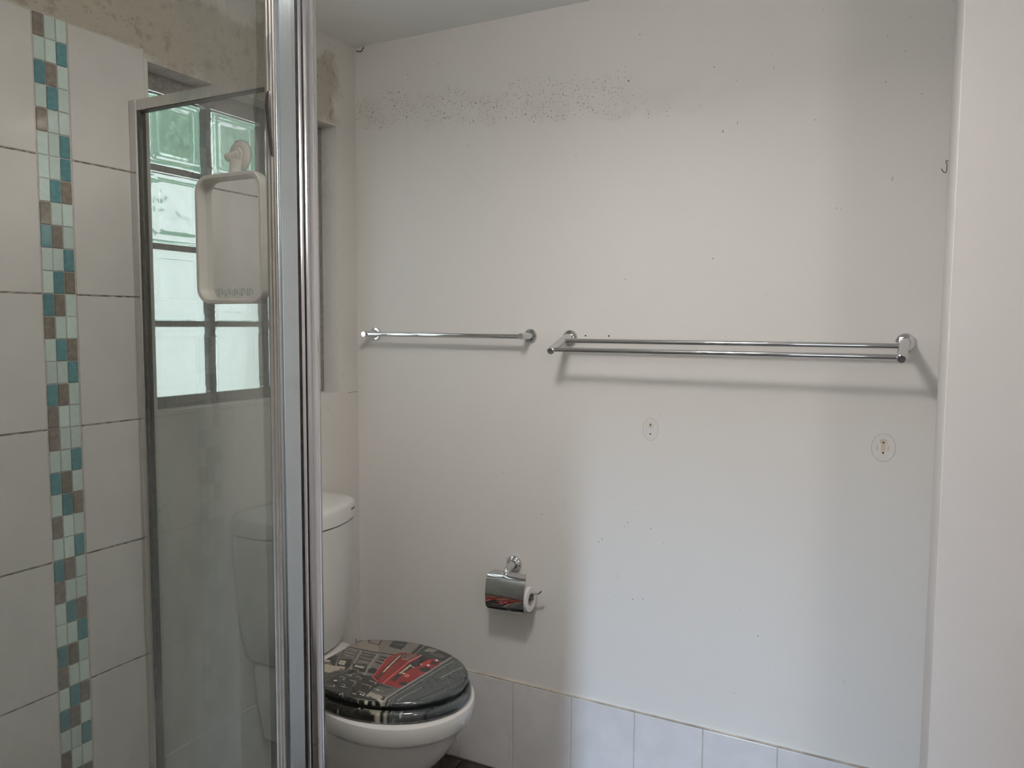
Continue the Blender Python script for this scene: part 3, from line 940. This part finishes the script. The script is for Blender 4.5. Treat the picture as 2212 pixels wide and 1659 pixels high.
# printed artwork: flat polygons and lines in the plane of the lid, tenths of a millimetre
PRINT = [
  ('p',(92,90,85),0,[(-1461,19099),(5058,22643),(8793,15657),(4212,13195)]),
  ('p',(128,121,111),0,[(1373,16149),(2044,17982),(2135,18497),(2277,19155),(3278,19566),(3869,19311),(4062,18566),(3510,18150),(2446,18109)]),
  ('p',(112,108,101),0,[(2256,19144),(3265,19625),(3869,19311),(4062,18566),(3494,18170),(3186,18150)]),
  ('p',(104,101,95),0,[(2290,16809),(2105,17507),(2102,18014),(3655,18170),(4173,16921),(3649,16741),(2853,16626)]),
  ('p',(152,144,132),0,[(1577,15937),(2139,16810),(2770,16850),(2889,16725),(2782,16429),(2526,16370),(2034,15462)]),
  ('l',(70,66,60),7,[(2517,16381),(2770,16412),(2853,16626)]),
  ('p',(50,48,45),0,[(2263,18821),(2633,19099),(2833,18613),(2398,18602)]),
  ('p',(128,122,114),0,[(2353,18768),(2632,18970),(2762,18661),(2423,18653)]),
  ('l',(70,66,62),6,[(2398,18703),(2718,18800)]),
  ('p',(46,45,43),0,[(2998,19169),(3477,19275),(3633,18643),(3160,18642)]),
  ('l',(122,116,108),12,[(3139,18878),(3494,18958)]),
  ('l',(84,80,76),8,[(3116,19092),(3460,19152)]),
  ('l',(110,105,98),6,[(3201,18713),(3564,18702)]),
  ('l',(54,51,47),22,[(2067,18074),(2890,18109),(3688,18234)]),
  ('l',(140,134,124),7,[(2166,17988),(2948,18033),(3660,18127)]),
  ('p',(52,53,51),0,[(4081,18576),(3904,19299),(4271,19435),(5201,19007),(5171,18534),(4665,18373),(4362,18437)]),
  ('p',(120,117,111),0,[(4258,18897),(4279,19162),(4607,19206),(4568,18945)]),
  ('p',(86,84,80),0,[(4494,18858),(4831,18982),(5103,18838),(4960,18703)]),
  ('l',(46,45,43),24,[(3924,19309),(4057,18592)]),
  ('l',(122,118,111),12,[(4054,19317),(4163,18591)]),
  ('l',(120,117,110),14,[(4282,19379),(4548,19338),(5042,19096)]),
  ('l',(40,40,38),10,[(4435,19186),(5040,18978)]),
  ('l',(48,46,43),30,[(2075,17877),(2542,17920)]),
  ('l',(152,146,136),15,[(2097,17877),(2520,17920)]),
  ('l',(48,46,43),30,[(2185,17727),(2616,17748)]),
  ('l',(152,146,136),15,[(2208,17727),(2594,17747)]),
  ('l',(48,46,43),30,[(2289,17570),(2712,17568)]),
  ('l',(152,146,136),15,[(2311,17571),(2691,17567)]),
  ('l',(44,43,40),27,[(2733,17917),(3212,17953)]),
  ('l',(90,87,82),5,[(2733,17917),(3212,17953)]),
  ('l',(44,43,40),27,[(2819,17741),(3270,17800)]),
  ('l',(90,87,82),5,[(2819,17741),(3270,17800)]),
  ('l',(44,43,40),27,[(2920,17554),(3377,17552)]),
  ('l',(90,87,82),5,[(2920,17554),(3377,17552)]),
  ('l',(44,43,40),27,[(3404,17942),(3651,17961)]),
  ('l',(44,43,40),27,[(3465,17769),(3712,17745)]),
  ('l',(44,43,40),27,[(3523,17576),(3774,17557)]),
  ('l',(122,119,112),26,[(2625,18025),(2895,17416),(3208,16738)]),
  ('l',(122,119,112),26,[(3217,18003),(3443,17433),(3733,16725)]),
  ('l',(66,63,58),6,[(2673,18051),(3248,16786)]),
  ('p',(48,47,44),0,[(1979,16976),(2051,17244),(2192,17437),(2472,17074),(2285,16973)]),
  ('p',(156,150,139),0,[(2018,17026),(2230,17084),(2294,16978),(2071,16903)]),
  ('p',(58,56,52),0,[(2123,17226),(2308,17268),(2609,16817),(2462,16847)]),
  ('p',(46,45,42),0,[(2379,17250),(2788,17414),(3041,16942),(3072,16744),(2610,16927)]),
  ('p',(158,152,141),0,[(2456,17223),(2687,17247),(2826,16989),(2610,16982)]),
  ('l',(60,58,54),6,[(2528,17105),(2751,17114)]),
  ('p',(150,144,134),0,[(2714,16901),(2933,16911),(2989,16780),(2783,16803)]),
  ('p',(44,43,41),0,[(2978,17181),(3350,17382),(3652,16899),(3266,16796)]),
  ('p',(142,137,127),0,[(3075,17167),(3431,17185),(3450,17056),(3139,17049)]),
  ('p',(36,36,34),0,[(3593,17106),(3672,17240),(3949,17165),(4013,16964),(3721,16910)]),
  ('p',(76,74,70),0,[(2632,17273),(2783,17355),(2978,17181),(2829,17101)]),
  ('p',(50,50,46),0,[(1776,15730),(2728,16141),(2999,16547),(3117,16849),(3685,16760),(4021,16788),(4400,16540),(4863,16497),(4958,16077),(5292,15539),(3471,13966)]),
  ('p',(66,66,61),0,[(2728,16141),(2813,16394),(3108,16764),(3273,16131),(3201,15795),(2865,15419)]),
  ('p',(40,40,37),0,[(2911,16188),(3090,16439),(3559,15794),(3131,15757)]),
  ('p',(62,62,58),0,[(3090,16754),(3591,16814),(3901,16173),(3384,16091)]),
  ('p',(38,38,36),0,[(3591,16556),(4391,16535),(4472,16143),(4017,15755)]),
  ('l',(104,102,95),9,[(2978,15872),(3006,16291),(3123,16746)]),
  ('l',(90,89,83),10,[(3265,15780),(2995,16182),(3060,16475)]),
  ('l',(84,83,78),12,[(3326,16159),(3446,16736)]),
  ('l',(78,77,72),12,[(3938,15760),(3735,16633)]),
  ('l',(34,34,32),16,[(4240,15876),(4356,16516)]),
  ('l',(150,146,137),7,[(3168,16378),(3358,16368),(3407,16253)]),
  ('l',(150,146,137),7,[(3564,16338),(3757,16351),(3783,16256)]),
  ('l',(150,146,137),7,[(3562,16591),(3783,16588),(3810,16491)]),
  ('l',(150,146,137),7,[(3981,16324),(4313,16321),(4332,16201)]),
  ('l',(150,146,137),7,[(4071,16561),(4315,16544),(4336,16446)]),
  ('l',(150,146,137),7,[(3246,16565),(3414,16583),(3440,16504)]),
  ('l',(150,146,137),7,[(3268,15821),(3436,15843),(3326,15960)]),
  ('l',(150,146,137),7,[(3567,15934),(3780,15952)]),
  ('l',(150,146,137),7,[(3826,15596),(3959,15575),(3862,15672)]),
  ('l',(150,146,137),7,[(4219,15540),(4500,15528),(4408,15624)]),
  ('l',(150,146,137),7,[(4187,15942),(4407,15919),(4430,15829)]),
  ('l',(150,146,137),7,[(3526,16044),(3625,16048),(3663,15971)]),
  ('l',(150,146,137),7,[(3194,16917),(3400,16922),(3426,16856)]),
  ('l',(150,146,137),7,[(3155,16117),(3262,16175)]),
  ('l',(150,146,137),7,[(4129,15769),(4224,15774)]),
  ('l',(150,146,137),7,[(3354,16530),(3410,16716)]),
  ('p',(170,166,156),0,[(3266,16152),(3274,16134),(3272,16116),(3261,16100),(3242,16090),(3219,16087),(3197,16093),(3181,16106),(3172,16123),(3174,16141),(3185,16157),(3204,16167),(3227,16170),(3249,16164)]),
  ('p',(205,200,190),0,[(4364,15849),(4371,15837),(4373,15825),(4369,15815),(4360,15810),(4347,15811),(4334,15817),(4323,15827),(4316,15840),(4315,15852),(4319,15861),(4328,15866),(4340,15866),(4353,15860)]),
  ('p',(205,200,190),0,[(4442,15844),(4448,15832),(4450,15820),(4446,15810),(4437,15806),(4424,15806),(4412,15812),(4401,15822),(4394,15835),(4392,15847),(4396,15856),(4405,15861),(4418,15861),(4431,15855)]),
  ('p',(84,84,78),0,[(4455,16039),(4471,16431),(4940,16491),(4983,16044),(4822,16003)]),
  ('p',(140,136,126),0,[(4511,15812),(4489,16057),(4856,16021),(4957,15984),(4953,15800),(4727,15814)]),
  ('p',(40,40,38),0,[(4574,15732),(4643,15860),(5067,15682),(5222,15632),(4790,15488)]),
  ('p',(165,162,146),0,[(4748,15621),(4767,15589),(4774,15558),(4767,15536),(4747,15525),(4720,15529),(4688,15547),(4660,15574),(4641,15607),(4634,15637),(4641,15660),(4660,15671),(4689,15667),(4720,15649)]),
  ('p',(140,138,126),0,[(4956,15657),(4976,15622),(4982,15588),(4973,15563),(4951,15551),(4920,15554),(4885,15573),(4855,15603),(4834,15638),(4828,15672),(4837,15698),(4859,15710),(4891,15706),(4925,15687)]),
  ('p',(150,147,134),0,[(4862,15887),(5153,15817),(5231,15682),(4919,15781)]),
  ('l',(150,147,138),6,[(4428,16262),(4799,16224)]),
  ('l',(120,118,110),10,[(4686,16023),(4992,16095)]),
  ('p',(150,148,136),0,[(4639,16256),(4644,16243),(4640,16228),(4629,16214),(4612,16205),(4593,16202),(4575,16206),(4562,16215),(4557,16229),(4561,16244),(4572,16258),(4589,16267),(4608,16270),(4626,16266)]),
  ('p',(74,80,80),0,[(5422,15351),(5245,15601),(5117,16024),(5149,16603),(5309,18835),(5869,19722),(8315,16168),(5812,14821)]),
  ('p',(64,70,70),0,[(5904,15869),(6221,16758),(6416,17827),(7041,17672),(7659,16220),(6206,15439)]),
  ('l',(132,131,126),24,[(5219,15543),(5070,15976),(5111,16655),(5188,17598),(5236,18910)]),
  ('l',(40,42,42),10,[(5247,15646),(5137,16012),(5181,16693),(5316,18884)]),
  ('l',(128,128,124),10,[(5303,15632),(5192,16019),(5263,16713),(5428,18786)]),
  ('l',(112,114,112),7,[(5375,15671),(5259,16055)]),
  ('l',(150,150,145),6,[(5508,15742),(5402,16087),(5436,16334),(5552,16917)]),
  ('l',(160,160,155),6,[(5680,17592),(5765,18067),(5860,18509)]),
  ('l',(52,58,58),12,[(5813,16263),(6063,17001),(6260,18048)]),
  ('p',(128,18,20),0,[(4022,16737),(3629,17954),(3632,18274),(3767,18494),(4019,18589),(4241,18574),(4393,18581),(4439,18250),(4683,18270),(4874,18599),(5097,18550),(5202,18329),(5149,17656),(5108,17071),(5042,16584),(4326,16589),(4138,16637)]),
  ('p',(44,32,30),0,[(4389,17988),(4470,18507),(4822,18560),(4729,18239),(4750,17947),(4638,17778),(4637,17317),(4705,16828),(4550,16870),(4520,17305)]),
  ('p',(98,84,74),0,[(3867,18372),(4024,18545),(4300,18507),(4283,18138),(4038,18079)]),
  ('l',(40,30,28),5,[(3924,18461),(4141,18118)]),
  ('l',(128,18,20),8,[(3997,18211),(4300,18375)]),
  ('l',(150,144,134),12,[(4061,18103),(4198,18149)]),
  ('l',(84,50,44),44,[(3844,18331),(4017,17469),(4186,16673)]),
  ('l',(178,168,150),16,[(3855,18278),(3922,17915),(4083,17174)]),
  ('l',(60,40,36),4,[(3823,18031),(3950,17930)]),
  ('l',(60,40,36),4,[(3890,17674),(4033,17587)]),
  ('l',(128,18,20),12,[(3647,18253),(3723,17863),(4049,16752)]),
  ('l',(196,92,90),7,[(3622,17945),(4014,16758),(4299,16624)]),
  ('l',(200,160,150),12,[(4386,18600),(4329,18045)]),
  ('l',(190,110,104),11,[(4329,18045),(4405,17359),(4492,16599)]),
  ('l',(172,162,146),24,[(4501,17884),(4528,17611),(4552,17312)]),
  ('l',(60,36,32),5,[(4450,17649),(4651,17545)]),
  ('l',(60,36,32),5,[(4454,17787),(4629,17719)]),
  ('l',(150,142,130),12,[(4533,17857),(4694,17808)]),
  ('p',(200,120,112),0,[(4858,17322),(4874,17288),(4876,17255),(4862,17229),(4837,17215),(4804,17216),(4771,17232),(4743,17260),(4727,17293),(4725,17327),(4739,17353),(4764,17367),(4797,17366),(4831,17350)]),
  ('p',(128,18,20),0,[(4837,17310),(4844,17292),(4844,17274),(4834,17259),(4818,17250),(4799,17250),(4780,17257),(4765,17271),(4757,17289),(4757,17308),(4767,17323),(4783,17332),(4802,17332),(4822,17324)]),
  ('l',(200,120,112),7,[(4747,17262),(4858,17322)]),
  ('p',(190,176,162),0,[(4683,17383),(4688,17368),(4685,17351),(4673,17337),(4655,17327),(4635,17324),(4616,17329),(4603,17340),(4598,17355),(4601,17371),(4613,17386),(4631,17396),(4651,17398),(4670,17394)]),
  ('p',(150,40,26),0,[(4691,18107),(4755,18507),(4853,18475),(4942,18188),(4846,17918)]),
  ('p',(28,22,22),0,[(4908,18392),(5077,18483),(5128,18288),(4960,18198)]),
  ('p',(26,26,26),0,[(5156,17934),(5180,17869),(5172,17801),(5132,17745),(5068,17711),(4994,17706),(4923,17730),(4870,17780),(4844,17845),(4852,17913),(4892,17971),(4957,18005),(5032,18010),(5103,17985)]),
  ('p',(26,26,26),0,[(5096,16905),(5111,16862),(5102,16817),(5070,16777),(5022,16751),(4966,16743),(4915,16757),(4877,16788),(4861,16830),(4870,16877),(4902,16917),(4951,16943),(5007,16950),(5058,16937)]),
  ('p',(235,222,210),0,[(5011,18560),(5022,18537),(5024,18514),(5015,18496),(5000,18488),(4979,18490),(4958,18502),(4940,18521),(4929,18545),(4928,18568),(4936,18586),(4952,18594),(4972,18592),(4994,18580)]),
  ('p',(235,222,210),0,[(4986,18156),(4996,18134),(4997,18112),(4990,18095),(4974,18086),(4954,18088),(4933,18099),(4915,18118),(4904,18141),(4903,18163),(4911,18180),(4927,18189),(4947,18187),(4968,18176)]),
  ('p',(220,190,176),0,[(4758,18099),(4764,18086),(4764,18073),(4759,18062),(4749,18057),(4737,18058),(4724,18064),(4713,18075),(4707,18089),(4706,18102),(4712,18112),(4722,18117),(4734,18117),(4747,18110)]),
]
def lin(c):
    c = np.array(c, float) / 255
    return np.where(c <= 0.04045, c / 12.92, ((c + 0.055) / 1.055) ** 2.4)
def paint_print(xy):
    """colour of the printed street scene at plan points"""
    pts = np.asarray(xy) * 1e4
    n = len(pts)
    c = np.tile(lin((92, 90, 85)), (n, 1))
    r_ = np.random.RandomState(3)
    for kind, colr, wd, pl in PRINT:
        q = np.array(pl, float)
        if kind == 'p':
            ins = np.zeros(n, bool)
            j = len(q) - 1
            for i in range(len(q)):
                cond = (q[i, 1] > pts[:, 1]) != (q[j, 1] > pts[:, 1])
                den = q[j, 1] - q[i, 1]
                den = den if abs(den) > 1e-9 else 1e-9
                ins ^= cond & (pts[:, 0] < (q[j, 0] - q[i, 0]) * (pts[:, 1] - q[i, 1]) / den + q[i, 0])
                j = i
            c[ins] = lin(colr)
        else:
            hw = wd * 1.35
            for a, b in zip(q[:-1], q[1:]):
                ab = b - a
                t = np.clip(((pts - a) @ ab) / max(1e-9, ab @ ab), 0, 1)
                d = np.linalg.norm(pts - a - t[:, None] * ab, axis=1)
                c[d < hw] = lin(colr)
    g_ = (np.sin(pts[:, 0] * 0.05 + 3 * np.sin(pts[:, 1] * 0.013)) * np.sin(pts[:, 1] * 0.043 + 2 * np.sin(pts[:, 0] * 0.017)))
    c *= (1 + 0.10 * g_)[:, None]
    return np.clip(c ** 1.24 * 1.85, 0, 0.85)
def printed(name, rings, parent, closed_top, shift=1.0, under=-1.0):
    n = len(rings[0])
    V = [q for r in rings for q in r]
    F = []
    for i in range(len(rings) - 1):
        for k in range(n):
            a, b = i * n + k, i * n + (k + 1) % n
            F.append((a, b, b + n, a + n))
    if closed_top:
        F.append(tuple(range((len(rings) - 1) * n, len(rings) * n)))
        F.append(tuple(range(n))[::-1])
    else:
        for k in range(n):
            a, b = (len(rings) - 1) * n + k, (len(rings) - 1) * n + (k + 1) % n
            F.append((a, b, (k + 1) % n, k))
    me = bpy.data.meshes.new(name)
    me.from_pydata(V, [], F)
    fix(me)
    ca = me.color_attributes.new('print', 'FLOAT_COLOR', 'POINT')
    xy = np.array([(q[0], q[1]) for q in V])
    ctr = np.array([0.40, TY])
    col = np.ones((len(V), 4))
    col[:, :3] = paint_print(ctr + (xy - ctr) * shift)
    zz = np.array([q[2] for q in V])
    col[zz < under, :3] = 0.004          # underside and lower edge black: shade of the gap put into the colour
    ca.data.foreach_set('color', col.ravel())
    return link(name, me, 'printm', parent, True)
def scaled_ring(base, s, z):
    cx = 0.40
    return [(cx + (x - cx) * s, TY + (y - TY) * s, z) for x, y in base]
NP = 640
base = outline(0.646, 0.190, 0.2, 0.40, NP)
sub = base
ztop = 0.460
rings = [scaled_ring(sub, 0.955, 0.4435), scaled_ring(sub, 0.985, 0.4440), scaled_ring(sub, 0.997, 0.4465), scaled_ring(sub, 1.0, 0.4495), scaled_ring(sub, 0.998, 0.4530), scaled_ring(sub, 0.990, 0.4562), scaled_ring(sub, 0.975, 0.4583), scaled_ring(sub, 0.955, 0.4592)]
for k in range(1, 130):
    s = 0.955 * (1 - k / 130.0)
    rings.append(scaled_ring(sub, s, 0.4592 + 0.0022 * (1 - (s / 0.955) ** 2)))
lid = printed('seat_lid', rings, toilet, True, 1.0, 0.4470)
lid['label'] = 'glossy lid printed with a red double-decker bus in a grey street'
so = outline(0.655, 0.197, 0.205, 0.40, 320)
rings = []
for s, z in ((0.60, 0.4035), (0.985, 0.4035), (1.0, 0.409), (1.0, 0.4175), (0.996, 0.4245), (0.985, 0.4290), (0.965, 0.4325), (0.94, 0.4336), (0.90, 0.4338), (0.62, 0.4338)):
    rings.append(scaled_ring(so, s, z))
seat = printed('seat', rings, toilet, False, 0.90)
seat['label'] = 'printed grey toilet seat under the lid'
# black slab that paints the shade in the gap between seat and lid
loft('gap_shade', [scaled_ring(outline(0.655, 0.197, 0.205, 0.40, 96), 0.935, 0.4330), scaled_ring(outline(0.655, 0.197, 0.205, 0.40, 96), 0.935, 0.4440)], 'black', toilet)
for s in (-1, 1):
    tube('hinge', [(0.205, TY + s * 0.075 - 0.014, 0.452), (0.205, TY + s * 0.075 + 0.014, 0.452)], 0.008, 'chrome', toilet, 16)
keep(toilet)

# ------------------------------------------------------------------ chrome towel rails
def flange(name, x, z, r, parent, t=0.007):
    return lathe(name, (x, D - 0.0002, z), (0, -1, 0), [(0, r), (t * 0.6, r), (t * 0.9, r * 0.93), (t, r * 0.8), (t, 0.0)], 'chrome', parent, 40)
single = empty('towel_rail', (0.37, D, 1.407))
tag(single, 'short single chrome towel rail near the window corner', 'towel rail')
for x in (0.074, 0.660):
    fl = flange('wall_flange', x, 1.4085, 0.0215, single)
    tube('bracket', [(x, D - 0.006, 1.408), (x, D - 0.012, 1.408), (x, D - 0.040, 1.408), (x, D - 0.066, 1.4075), (x, D - 0.070, 1.4075)], [0.0140, 0.0115, 0.0098, 0.0098, 0.0088], 'chrome', single, 24)
tube('bar', [(0.0745, D - 0.056, 1.4075), (0.6595, D - 0.056, 1.4065)], 0.0072, 'chrome', single, 24)
keep(single)

double = empty('double_towel_rail', (1.235, D, 1.40))
tag(double, 'long double chrome towel rail with two parallel bars at the right', 'towel rail')
for x, xt in ((0.792, 0.787), (1.682, 1.677)):
    fl = flange('wall_flange', x, 1.404, 0.0232, double)
    tube('bracket', [(x, D - 0.006, 1.404), (x, D - 0.022, 1.404), (x + (xt - x) * 0.3, D - 0.042, 1.400), (xt, D - 0.122, 1.3715), (xt, D - 0.1305, 1.3685), (xt, D - 0.1320, 1.3680)], [0.0130, 0.0125, 0.0118, 0.0112, 0.0108, 0.0090], 'chrome', double, 24)
tube('bar', [(0.790, D - 0.052, 1.3965), (1.679, D - 0.052, 1.3965)], 0.0068, 'chrome', double, 24)
tube('bar', [(0.788, D - 0.120, 1.3725), (1.677, D - 0.120, 1.3725)], 0.0068, 'chrome', double, 24)
keep(double)

# ------------------------------------------------------------------ toilet roll holder and roll
hold = empty('toilet_roll_holder', (0.61, D, 0.69))
tag(hold, 'chrome toilet roll holder with a curved cover flap on the wall beside the toilet', 'roll holder')
HX, HZ = 0.6085, 0.690
lathe('wall_flange', (HX, D - 0.0002, HZ), (0, -1, 0), [(0, 0.0265), (0.004, 0.0265), (0.007, 0.0245), (0.009, 0.021), (0.011, 0.0205), (0.013, 0.018), (0.016, 0.012), (0.016, 0.0)], 'chrome', hold, 40)
tube('arm', [(HX, D - 0.012, HZ), (HX, D - 0.030, HZ - 0.001), (HX, D - 0.046, HZ - 0.007), (HX, D - 0.056, HZ - 0.018), (HX, D - 0.059, HZ - 0.032)], [0.0125, 0.0115, 0.0105, 0.0095, 0.0090], 'chrome', hold, 20)
box('pivot_block', (HX - 0.011, HX + 0.011, D - 0.068, D - 0.050, HZ - 0.040, HZ - 0.027), 'chrome', hold, bevel=0.003, seg=2)
# cover flap: sheet curved round the roll, with a notch for the arm
RX0, RX1 = 0.553, 0.685
prof = [(D - 0.046, 0.6785), (D - 0.060, 0.6765), (D - 0.070, 0.6720), (D - 0.0775, 0.6640), (D - 0.0825, 0.6520), (D - 0.0860, 0.6380), (D - 0.0880, 0.6220), (D - 0.0885, 0.6060), (D - 0.0875, 0.5900), (D - 0.0858, 0.5770), (D - 0.0848, 0.5720), (D - 0.0840, 0.5685), (D - 0.0835, 0.5667), (D - 0.0833, 0.5660)]
V, F = [], []
nx = 12
for off in (0.0, 0.0011):
    for i, (y, z) in enumerate(prof):
        e = min(z - 0.5660, 0.6785 - z, 0.011)
        ins = 0.011 - math.sqrt(max(0.0, 0.011 ** 2 - (0.011 - e) ** 2))
        for k in range(nx + 1):
            x = RX0 + ins + (RX1 - RX0 - 2 * ins) * k / nx
            V.append((x, y + off, z))
n1 = len(prof) * (nx + 1)
for i in range(len(prof) - 1):
    for k in range(nx):
        x = RX0 + (RX1 - RX0) * (k + 0.5) / nx
        if i < 2 and abs(x - HX) < 0.012:
            continue
        if (i in (0, len(prof) - 2)) and k in (0, nx - 1) and False:
            continue
        a = i * (nx + 1) + k
        q = (a, a + 1, a + nx + 2, a + nx + 1)
        F.append(q)
        F.append(tuple(j + n1 for j in q[::-1]))
pyd('cover_flap', V, F, 'chrome', hold, True, False)
tube('roll_bar', [(0.548, D - 0.053, 0.655), (0.546, D - 0.050, 0.640), (0.548, D - 0.046, 0.626), (0.556, D - 0.045, 0.622), (0.700, D - 0.045, 0.622), (0.711, D - 0.046, 0.6235), (0.719, D - 0.047, 0.628), (0.727, D - 0.048, 0.636)], 0.0032, 'chrome', hold, 12)
tube('side_loop', [(0.560, D - 0.046, 0.667), (0.551, D - 0.050, 0.664), (0.547, D - 0.053, 0.655)], 0.003, 'chrome', hold, 10)
keep(hold)
roll = empty('toilet_roll', (0.63, D - 0.045, 0.612))
tag(roll, 'small nearly used white toilet roll under the chrome flap', 'toilet roll')
rc = Vector((0.560, D - 0.045, 0.6025))
lathe('paper', rc, (1, 0, 0), [(0, 0.0205), (0, 0.0365), (0.001, 0.0375), (0.130, 0.0375), (0.131, 0.0365), (0.131, 0.0205), (0, 0.0205)], 'paper', roll, 48)
lathe('cardboard_core', rc, (1, 0, 0), [(0.0004, 0.0190), (0.0004, 0.0204), (0.1302, 0.0204), (0.1302, 0.0190), (0.0004, 0.0190)], 'card', roll, 32)
keep(roll)
for ob in roll.children:
    b = bmesh.new()
    b.from_mesh(ob.data)
    big = [f for f in b.faces if len(f.verts) > 8]
    bmesh.ops.delete(b, geom=big, context='FACES_ONLY')
    bmesh.ops.remove_doubles(b, verts=b.verts, dist=1e-5)
    bmesh.ops.recalc_face_normals(b, faces=b.faces)
    b.to_mesh(ob.data)
    b.free()

# ------------------------------------------------------------------ wire hook at the wall corner
hook = tube('wire_hook', [(XR - 0.0004, 2.098, 1.826), (XR - 0.004, 2.098, 1.830), (XR - 0.006, 2.096, 1.826), (XR - 0.003, 2.104, 1.822), (XR - 0.003, 2.104, 1.806), (XR - 0.005, 2.100, 1.801), (XR - 0.010, 2.096, 1.803), (XR - 0.014, 2.094, 1.810)], 0.0009, 'wire')
tag(hook, 'tiny bent brown wire hook stuck in the wall corner', 'hook')

# ------------------------------------------------------------------ ceiling lamp above the room and an added fill lamp, out of the picture
def globe_lamp(x, y, z, strength, down, label):
    lamp = empty('ceiling_lamp', (x, y, ZC))
    tag(lamp, label, 'lamp')
    lathe('lamp_base', (x, y, ZC - 0.0005), (0, 0, -1), [(0, 0.055), (0.018, 0.055), (0.022, 0.050), (0.022, 0.0)], 'plastic', lamp, 32)
    tube('lamp_stem', [(x, y, ZC - 0.022), (x, y, z + 0.112)], 0.012, 'plastic', lamp, 12)
    m_ = emit('opal_lamp', (1.0, 0.94, 0.885), strength)
    m_.cycles.emission_sampling = 'NONE'
    lathe('lamp_shade', (x, y, z), (0, 0, 1), [(0.12 * math.sin(math.radians(a)), 0.12 * math.cos(math.radians(a))) for a in range(-90, 71, 10)] + [(0.1135, 0.036)], m_, lamp, 32)
    keep(lamp)
    pl = bpy.data.lights.new('lamp_bulb', 'POINT')
    pl.energy = strength * PI * 4 * PI * 0.12 ** 2
    pl.color = (1.0, 0.94, 0.885)
    pl.shadow_soft_size = 0.123
    po = bpy.data.objects.new('lamp_bulb', pl)
    COL.objects.link(po)
    po.location = (x, y, z)
    if down:
        area('lamp_light', (x, y, z - 0.125), (x, y, 0), 0.24, 0.24, down, (1.0, 0.945, 0.905), 'DISK')
globe_lamp(1.02, 1.02, 2.225, 9.6, 8.0, 'round white opal globe lamp hanging near the shower door')
globe_lamp(2.45, -0.15, 1.95, 23.0, 2.5, 'unseen white globe lamp added to brighten the right wall corner and ceiling')  # second lamp added as fill for wall corner, back wall and ceiling

# ------------------------------------------------------------------ outdoors, seen blurred through the glass blocks
ground = struct(box('ground', (-9.0, -0.175, -6.0, 9.0, -0.35, -0.25), 'ground'), 'pale paving outside the glass block window')
fence = empty('garden_fence', (-2.3, 2.6, -0.25))
tag(fence, 'pale board fence outside seen through the lower glass blocks', 'fence')
bd = box_mesh('board', (-0.012, 0.012, 0.0, 0.145, 0.0, 2.45), 0.003)
bd.materials.append(MAT['fence'])
for i in range(44):
    shared('board', bd, (0.0, -3.3 + 0.15 * i, 0.0), fence)
for z in (0.35, 1.65):
    box('rail', (-0.06, -0.013, -3.3, 3.3, z, z + 0.08), 'fence', fence)
tree = empty('garden_tree', (-5.4, 4.2, -0.25))
tag(tree, 'green leafy tree outside seen blurred through the upper glass blocks', 'tree')
tube('trunk', [(0, 0, 0), (0.05, 0.02, 1.2), (-0.03, 0.05, 2.4), (0.02, 0, 3.2)], [0.16, 0.12, 0.09, 0.05], 'bark', tree, 10)
rg = np.random.RandomState(7)
V, F = [], []
cent = rg.normal(0, 1, (85, 3)) * np.array([0.7, 2.4, 0.9]) + np.array([0.3, 0, 3.7])
for c in cent:
    for k in range(130):
        q = c + rg.normal(0, 0.30, 3)
        if q[2] < 1.9:
            continue
        a, b = rg.normal(0, 1, 3), rg.normal(0, 1, 3)
        a /= np.linalg.norm(a)
        b -= a * (a @ b)
        b /= np.linalg.norm(b)
        n = len(V)
        V += [tuple(q), tuple(q + a * 0.10 + b * 0.06), tuple(q + a * 0.20), tuple(q + a * 0.10 - b * 0.06)]
        F.append((n, n + 1, n + 2, n + 3))
lv = pyd('foliage', V, F, 'leaf', tree, False, False)
lv['kind'] = 'stuff'
